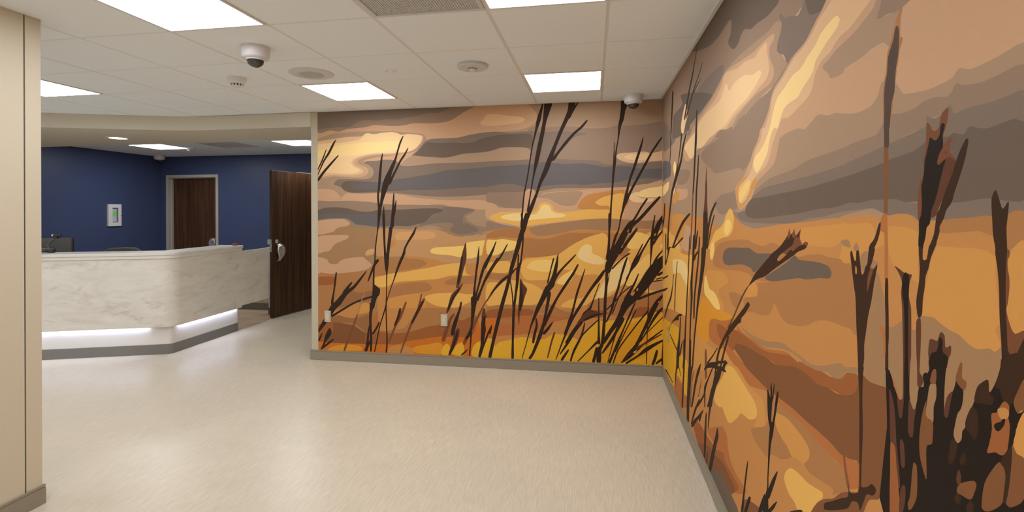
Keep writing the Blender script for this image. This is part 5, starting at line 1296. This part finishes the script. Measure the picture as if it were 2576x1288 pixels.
pd = thing('occupancy_sensor', 'white round ceiling sensor disc with a small central lens', 'sensor', (-0.835, 3.395, H))
MB().lathe([(0.0, 0.0), (0.104, 0.0), (0.107, -0.004), (0.107, -0.018), (0.100, -0.024), (0.0, -0.026)], seg=48).build('disc', 'grille_grey', pd, smooth=True)
MB().lathe([(0.030, -0.0255), (0.034, -0.0255), (0.032, -0.031), (0.026, -0.031)], seg=28, ring=True).build('ring', 'ring_grey', pd, smooth=True)
MB().lathe([(0.0, -0.025), (0.027, -0.025), (0.024, -0.036), (0.014, -0.044), (0.0, -0.046)], seg=28).build('lens', 'white_plastic', pd, smooth=True)

dl = thing('downlight', 'small round warm downlight glowing in the bulkhead over the desk', 'downlight', (-5.56, 5.055, SOF))
MB().lathe([(0.085, 0.0), (0.122, 0.0), (0.118, -0.006), (0.09, -0.008)], seg=40, ring=True).build('trim_ring', 'white_metal', dl, smooth=True)
MB().lathe([(0.0, -0.001), (0.088, -0.001), (0.086, -0.005), (0.0, -0.006)], seg=36).build('lamp', 'downlight_glow', dl)

# ------------------------------------------------------------------ wall devices
def outlet(loc, rz, label):
    t = thing('wall_outlet', label, 'outlet', loc, rz, 'wall outlets in the mural')
    MB().box(-0.035, 0.035, -0.006, 0.0, -0.058, 0.058).build('plate', 'brushed', t, bev=0.002)
    r = MB().box(-0.017, 0.017, -0.009, -0.006, -0.034, 0.034).build('receptacle', 'ivory', t, bev=0.0015)
    for z in (0.018, -0.018):
        for x in (-0.006, 0.006):
            MB().box(x - 0.001, x + 0.001, -0.0094, -0.0089, z - 0.004, z + 0.004).build('slot', 'slot_dark', r)
    return t
outlet((-2.706, YB - GAP, 0.452), 0.0, 'outlet in the back mural near its left end')
outlet((-1.463, YB - GAP, 0.452), 0.0, 'outlet in the back mural at the middle of the reeds')
outlet((XR - GAP, 4.41, 0.468), -math.pi / 2, 'outlet in the right mural beside the room corner')

cp = thing('control_panel', 'white wall control panel with small green screen on the blue wall', 'control panel', (XO, 7.305, 1.47), math.pi / 2)
mb = MB()
for q in ((-0.118, 0.118, 0.125, 0.187), (-0.118, 0.118, -0.187, -0.125), (-0.118, -0.045, -0.125, 0.125), (0.06, 0.118, -0.125, 0.125)):
    mb.box(q[0], q[1], -0.03, 0.0, q[2], q[3])
mb.build('housing', 'white_plastic', cp)
MB().box(-0.045, 0.06, -0.012, -0.002, -0.125, 0.125).build('window', 'dark_grey', cp)
pnl = MB().box(-0.042, 0.040, -0.017, -0.012, -0.118, 0.108).build('keypad', 'keypad_grey', cp)
MB().box(-0.035, 0.030, -0.020, -0.017, 0.0, 0.05).build('screen', 'green_screen', pnl)
for r_ in range(3):
    for k in range(3):
        MB().box(-0.035 + 0.024 * k, -0.018 + 0.024 * k, -0.020, -0.017, -0.105 + 0.027 * r_, -0.09 + 0.027 * r_).build('key', 'white_plastic', pnl)
MB().lathe([(0.0, 0.0), (0.008, 0.0), (0.008, 0.012), (0.0, 0.012)], seg=12).build('lock', 'steel', cp, (0.105, -0.03, -0.01), smooth=True).rotation_euler = (math.pi / 2, 0, 0)

# ------------------------------------------------------------------ on and behind the desk
AR = math.atan2(-DL.y, -DL.x)                          # direction of the desk front
mon = thing('monitor', 'dark computer monitor seen from behind over the counter', 'monitor', (-6.06, 4.634, 0.735), AR)
MB().box(-0.27, 0.27, -0.012, 0.018, 0.18, 0.505).build('screen_back', 'dark_grey', mon, bev=0.006)
MB().box(-0.275, 0.275, 0.018, 0.026, 0.175, 0.51).build('bezel', 'black_plastic', mon, bev=0.002)
MB().box(-0.11, 0.11, -0.03, -0.012, 0.24, 0.40).build('back_cover', 'dark_grey', mon, bev=0.008)
MB().box(-0.03, 0.03, -0.05, -0.03, 0.012, 0.36).build('stand_neck', 'black_plastic', mon, bev=0.004)
MB().box(-0.12, 0.12, -0.13, 0.09, 0.0, 0.012).build('stand_foot', 'black_plastic', mon, bev=0.004)
MB().tube([(0.10, -0.02, 0.50), (0.06, -0.03, 0.47), (0.05, -0.03, 0.42), (0.085, -0.03, 0.36), (0.10, -0.03, 0.30)], 0.004, 6).build('cable', 'cable_grey', mon)
wc = thing('webcam', 'small black webcam clipped on the monitor top', 'webcam', (-6.06 + 0.115 * math.cos(AR), 4.634 + 0.115 * math.sin(AR), 0.735 + 0.51), AR)
MB().box(-0.045, 0.045, -0.012, 0.024, 0.016, 0.040).build('body', 'black_plastic', wc, bev=0.006)
MB().box(-0.018, 0.018, -0.022, 0.012, 0.0, 0.016).build('clip', 'black_plastic', wc, bev=0.002)
MB().lathe([(0.0, 0.0), (0.010, 0.0), (0.010, 0.006), (0.0, 0.007)], seg=14).build('lens', 'brushed', wc, (-0.028, -0.014, 0.03)).rotation_euler = (math.pi / 2, 0, 0)

cb = thing('cable_pile', 'tangle of dark cables lying on the counter by the monitor', 'cables', (-5.80, 4.42, CT), AR)
r2 = random.Random(3)
for k in range(5):
    P = []
    a0, rr = r2.uniform(0, 6), r2.uniform(0.03, 0.06)
    for q in range(14):
        a = a0 + q * 0.55
        P.append((rr * 1.6 * math.cos(a) + r2.uniform(-0.01, 0.01) - 0.02, rr * 0.7 * math.sin(a), 0.006 + 0.008 * k + r2.uniform(0, 0.006)))
    MB().tube(P, 0.004, 6).build('cable', 'black_plastic' if k % 2 else 'cable_grey', cb, smooth=True)
MB().box(0.05, 0.10, -0.02, 0.02, 0.0, 0.035).build('plug', 'black_plastic', cb, bev=0.004)

rb = thing('desk_item', 'small red desk item standing at the counter end', 'desk item', (-4.50, 5.665, CT), math.pi / 2)
MB().box(-0.03, 0.03, -0.016, 0.016, 0.0, 0.006).build('base', 'black_plastic', rb)
MB().box(-0.03, 0.026, -0.014, 0.014, 0.008, 0.026).build('body', 'red_plastic', rb, bev=0.004)
MB().box(-0.028, -0.012, -0.010, 0.010, 0.005, 0.010).build('hinge', 'black_plastic', rb)

ch = thing('office_chair', 'dark office chair back just showing above the counter', 'chair', (-5.82, 5.50, 0.002), AR)
MB().tube([(0, 0, 0.06), (0, 0, 0.42)], 0.028, 12).build('column', 'black_plastic', ch, smooth=True)
for k in range(5):
    a = 2 * math.pi * k / 5
    l_ = MB().tube([(0.02, 0, 0.085), (0.16, 0, 0.075), (0.29, 0, 0.06)], [0.022, 0.019, 0.015], 8).build('leg', 'black_plastic', ch, rz=a, smooth=True)
    MB().lathe([(0.0, -0.011), (0.026, -0.011), (0.026, 0.011), (0.0, 0.011)], seg=16).build('caster', 'black_plastic', l_, (0.29, 0, 0.0265)).rotation_euler = (math.pi / 2, 0, 0)
MB().box(-0.25, 0.25, -0.24, 0.24, 0.42, 0.50).build('seat', 'dark_grey', ch, bev=0.03)
mb = MB()
bk = [(-0.235, 0.50), (0.235, 0.50), (0.24, 0.70), (0.235, 0.90), (0.20, 1.05), (0.15, 1.085), (0.0, 1.095), (-0.15, 1.085), (-0.20, 1.05), (-0.235, 0.90), (-0.24, 0.70)]
fr = [mb.bm.verts.new((p[0], -0.235 - 0.05 * (p[1] - 0.5), p[1])) for p in bk]
br_ = [mb.bm.verts.new((p[0], -0.185 - 0.05 * (p[1] - 0.5), p[1])) for p in bk]
mb.bm.faces.new(fr); mb.bm.faces.new(br_[::-1])
for k in range(len(bk)):
    mb.bm.faces.new((fr[k], br_[k], br_[(k + 1) % len(bk)], fr[(k + 1) % len(bk)]))
mb.build('backrest', 'dark_grey', ch, bev=0.015)
for s_ in (-1, 1):
    MB().tube([(s_ * 0.24, -0.05, 0.46), (s_ * 0.29, -0.05, 0.52), (s_ * 0.29, -0.05, 0.66)], 0.016, 8).build('arm_post', 'black_plastic', ch, smooth=True)
    MB().box(s_ * 0.29 - 0.04, s_ * 0.29 + 0.04, -0.17, 0.10, 0.66, 0.69).build('armrest', 'black_plastic', ch, bev=0.01)
